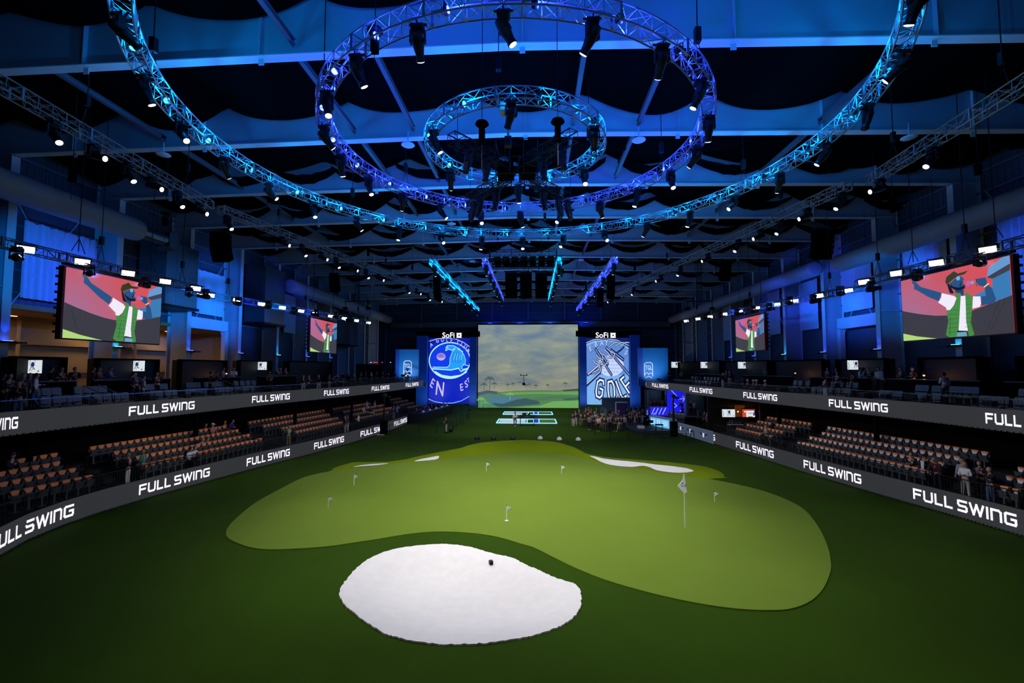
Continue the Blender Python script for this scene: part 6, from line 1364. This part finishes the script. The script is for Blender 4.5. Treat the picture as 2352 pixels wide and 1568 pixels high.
# stage platform
t = thing('stage_platform', 'low dark stage platform right of the crowd', 'stage'); P = [onz(*p, .3) for p in ((1436,979),(1462,990),(1545,988.5),(1545,968),(1490,958),(1436,962))]
m = MB(); m.prism(P, (0, 0, -.3), (0, 0, 0)); m.build('deck', mat('stage deck', (52, 54, 62), .6), t)
A, B = onz(1491, 976, .3), onz(1539, 986, .3); t = thing('broadcast_desk', 'white broadcast desk with a light blue screen front', 'desk', A); d = B-A; N_ = Vector((d.y, -d.x, 0)).normalized(); N_ = N_ if N_.y < 0 else -N_
m = MB(); m.prism([Vector((0, 0, 0)), d, d+Vector((0, 0, 1.15)), Vector((0, 0, 1.15))], (0, 0, 0), -N_*.9); m.build('body', WHITE, t)
a = Art(N_*.02, d, (0, 0, 1.05), N_); a.poly([(.08, .05), (.97, .05), (.97, .95), (.08, .95)], (104, 190, 240)); c = (225, 235, 250)
for u, wd in ((.22, .07), (.78, .1)):
    for v in (.7, .5, .32): a.stroke([(u-wd, v), (u+wd, v)], .07, c)
a.stroke([(.44, .3), (.44, .72), (.49, .8), (.54, .72), (.54, .3)], .03, c); a.done('screen_picture', t)
for i in range(12):
    px, py = 1526+(i % 6)*8.5, [957, 950][i//6]+(i % 6)*1.2; q = onz(px, py+4, [.9, 1.3][i//6]); t = thing('theatre_chair', 'black seat with a pale stripe behind the broadcast desk, %s row, %s from the left' % (['front', 'rear'][i//6], ORD[i % 6]), 'seat', (q.x, q.y, [.5, .9][i//6]), -.35, 'seats behind the desk')
    put('backrest', SM['l_back'], t); put('seat_cushion', SM['l_seat'], t); put('card', SM['l_card'], t)
q = onz(1548, 957, .5); t = thing('seat_riser', 'dark riser under the seats behind the broadcast desk', 'riser', (q.x, q.y+1.2, .2)); MB().box((0, 0, .05), (4.6, 4.2, .5)).box((0, 1.2, .45), (4.6, 2.0, .5)).build('step', BLKM, t)
# blue arrow wall
def ledwall(label, px0, px1, py0, py1, y, shapes, bg, name='led_wall'):
    A = ony(px0, py1, y); B = ony(px1, py0, y); w, h = B.x-A.x, B.z-A.z; t = thing(name, label, 'led wall', A); MB().box((w/2, .15, h/2), (w, .25, h)).build('cabinet', BLK, t)
    a = Art((0, 0, 0), (w, 0, 0), (0, 0, h), (0, -1, 0)); a.poly([(0, 0), (1, 0), (1, 1), (0, 1)], bg)
    for pts, wd in shapes: a.stroke(pts, wd, (150, 170, 255))
    a.done('screen_picture', t)
ledwall('vivid blue led wall with white chevrons under the right deck', 1533, 1574, 897, 946, 57, [([(.25, 1), (.5, .78), (.28, .62)], .035), ([(.3, .48), (.52, .30), (.3, .16)], .035), ([(.65, .62), (.95, .62)], .03), ([(.85, .74), (.95, .62), (.85, .5)], .03), ([(.68, .06), (.85, .06)], .03)], (26, 26, 226))
ledwall('low blue led strip wall with slanted light dashes', 1493, 1534, 934, 954, 56.5, [([(.1+.2*i, .15), (.26+.2*i, .85)], .05) for i in range(4)]+[([(.2, .1), (.26, .3)], .05), ([(.8, .5), (.88, .9)], .04)], (34, 34, 220))
ledwall('dark pole with blue glowing dashes beside the stage desk', 1484, 1490, 938, 963, 56, [([(.3, .05+.12*i), (.7, .12+.12*i)], .05) for i in range(7)], (20, 18, 120), 'led_pillar')
for i, (px0, px1, py0, py1, y) in enumerate(((1576, 1632, 903, 956, 55), (1490, 1530, 896, 948, 62))):
    A = ony(px0, py1, y); B = ony(px1, py0, y); w, h = B.x-A.x, B.z-A.z; t = thing('glass_booth', 'framed hospitality booth under the right deck, %s' % ['right of the blue chevron wall', 'left of the blue chevron wall'][i], 'booth', A)
    FM = mat('pale booth frame', (120, 135, 160), .5); m = MB().box((0, 0, h/2), (.18, .3, h)).box((w, 0, h/2), (.3, .3, h)).box((w/2, 0, 0), (w, .3, .12)).box((w/2, 0, h), (w, .3, .12)); m.build('frame', FM, t)
    MB().box((w/2, 2.2, h/2), (w, .1, h)).build('rear_panel', mat('slate panel', (70, 84, 96), .8), t)
    MB().box((w/2, 1.1, -.05), (w, 2.3, .1)).build('floor_slab', BLKM, t); lamp('POINT', (w*.6, 1.2, h-.4), 6, (.6, .8, 1), t, size=.1)
t = thing('restaurant_wall', 'brown restaurant wall with two televisions under the right deck', 'wall panel', (23.2, 50.3, 0)); MB().box((0, 0, 2.05), (7.0, .2, 4.1)).build('panel', WOODP, t)
MB().box((-.2, -.15, 2.7), (1.1, .1, 1.5)).box((-.2, -.3, 2.5), (1.1, .3, .06)).box((-.2, -.3, 3.2), (1.1, .3, .06)).build('shelf', mat('lit shelf', (150, 100, 66), .7), t)
a0 = ony(1673, 948.5, 50); tv(a0.x, 50, a0.z, 1.35, .82, 0, 'left restaurant television showing ice hockey'); a0 = ony(1719, 948.5, 50); tv(a0.x, 50, a0.z, 1.3, .82, 0, 'right restaurant television with a red and white graphic', True)
for i, px in enumerate((1695, 1711, 1730)):
    q = ony(px, 945, 49.6); t = thing('pendant_lamp', 'small warm pendant lamp by the restaurant televisions, %s' % ['left', 'middle', 'right'][i], 'lamp', q, 0, 'restaurant pendants'); MB().ball((0, 0, 0), .07, 8).build('bulb', WARM, t); MB().tube((0, 0, .05), (0, 0, 4.1-q.z), .01, 4).build('cord', BLK, t)
    if i != 1: lamp('POINT', (0, -.12, 0), 7, (1, .5, .25), t, size=.07)
t = thing('metal_pole', 'thin copper coloured pole beside the restaurant under the right deck', 'pole'); p = onx(1745, 945, 22.6); MB().tube((p.x, p.y, 1), (p.x, p.y, 4.15), .05, 8).build('shaft', mat('copper pole', (150, 90, 60), .4), t); MB().tube((p.x, p.y, 2.9), (p.x, p.y, 3.0), .07, 8).build('collar', CHROME, t)
for i in range(9):
    px, py = 1672+(i % 5)*9+(i//5)*4, 979+(i//5)*5; q = onz(px, py, .9); t = thing('cafe_chair', 'pale wire cafe chair in the right stand restaurant, %s of nine' % ORD[i], 'chair', (q.x, q.y, .85), random.uniform(-1, 1), 'cafe chairs')
    m = MB(); [m.tube((a_, b_, 0), (a_*.8, b_*.8, .45), .012, 4) for a_ in (-.2, .2) for b_ in (-.2, .2)]; m.build('legs', CHROME, t); MB().box((0, 0, .46), (.4, .4, .03)).build('seat', SEATW, t)
    m = MB(); [m.tube((-.18+.09*k, .2, .46), (-.18+.09*k, .24, .85), .01, 4) for k in range(5)]; m.tube((-.2, .24, .85), (.2, .24, .85), .014, 4); m.build('backrest', CHROME, t)
t = thing('platform_wall', 'black backing wall beneath the far right deck', 'wall panel'); m = MB(); strip(m, rf, 1, 8.5, 8.7, 0, 4.2, 46, 74); m.build('panel', BLKM, t)
t = thing('concert_block', 'white plinth cube on the stage edge', 'plinth', onz(1472, 989, 0)); MB().box((0, 0, .28), (.75, .6, .56)).build('body', WHITE, t); MB().box((0, -.0, .57), (.78, .63, .02)).build('lid', WHITE, t)
t = thing('sign_panel', 'white framed dark panel with a red spot behind the crowd', 'sign', onz(1428, 966, 0)); MB().box((0, 0, 1.3), (1.5, .1, 2.2)).build('panel', mat('dark poster', (60, 50, 110), .6), t); MB().box((-.78, -.02, 1.3), (.14, .14, 2.5)).box((0, -.02, 2.5), (1.6, .14, .14)).build('frame', WHITE, t); MB().lathe([(.15, 0), (.15, .03)], c=(-.45, -.06, 1.3), n=14, R=Matrix.Rotation(PI/2, 3, 'X')).build('red_spot', emi((180, 60, 60), .6), t)
t = thing('scissor_box', 'grey half wall raised behind the crowd', 'low wall', onz(1415, 950, 0)); MB().box((0, 0, 1.3), (4.4, .3, 2.4)).build('panel', mat('grey blue wall', (96, 112, 124), .7), t); MB().box((0, 0, 2.52), (4.5, .4, .06)).build('cap_rail', WHITE, t)
t = thing('leaning_board', 'teal leaning board in the middle of the crowd', 'board', onz(1384, 968, 0), .1); MB().box((0, 0, 1.1), (.62, .06, 1.5)).build('panel', mat('teal board', (70, 120, 120), .7), t); MB().box((-.25, .1, .3), (.04, .04, .7)).box((.25, .1, .3), (.04, .04, .7)).build('leg', BLK, t)
# drone-like cable camera before the big screen
p = ony(1203, 862, 60); t = thing('cable_camera', 'small black cable camera hanging before the big screen', 'camera', p); MB().box((0, 0, 0), (.9, .25, .08)).tube((0, 0, 0), (0, 0, -1.0), .04, 6).build('frame', BLK, t); MB().ball((0, 0, -1.1), .22, 10).box((-.55, 0, -.9), (.5, .12, .06)).build('camera_head', BLK, t, True); MB().box((-.4, 0, .08), (.15, .3, .12)).box((.4, 0, .08), (.15, .3, .12)).build('pulley', BLK, t); MB().tube((-.4, 0, .1), (-22, 10, 9.0), .0025, 3).tube((.4, 0, .1), (22, 10, 9.0), .0025, 3).build('support_line', BLK, t)
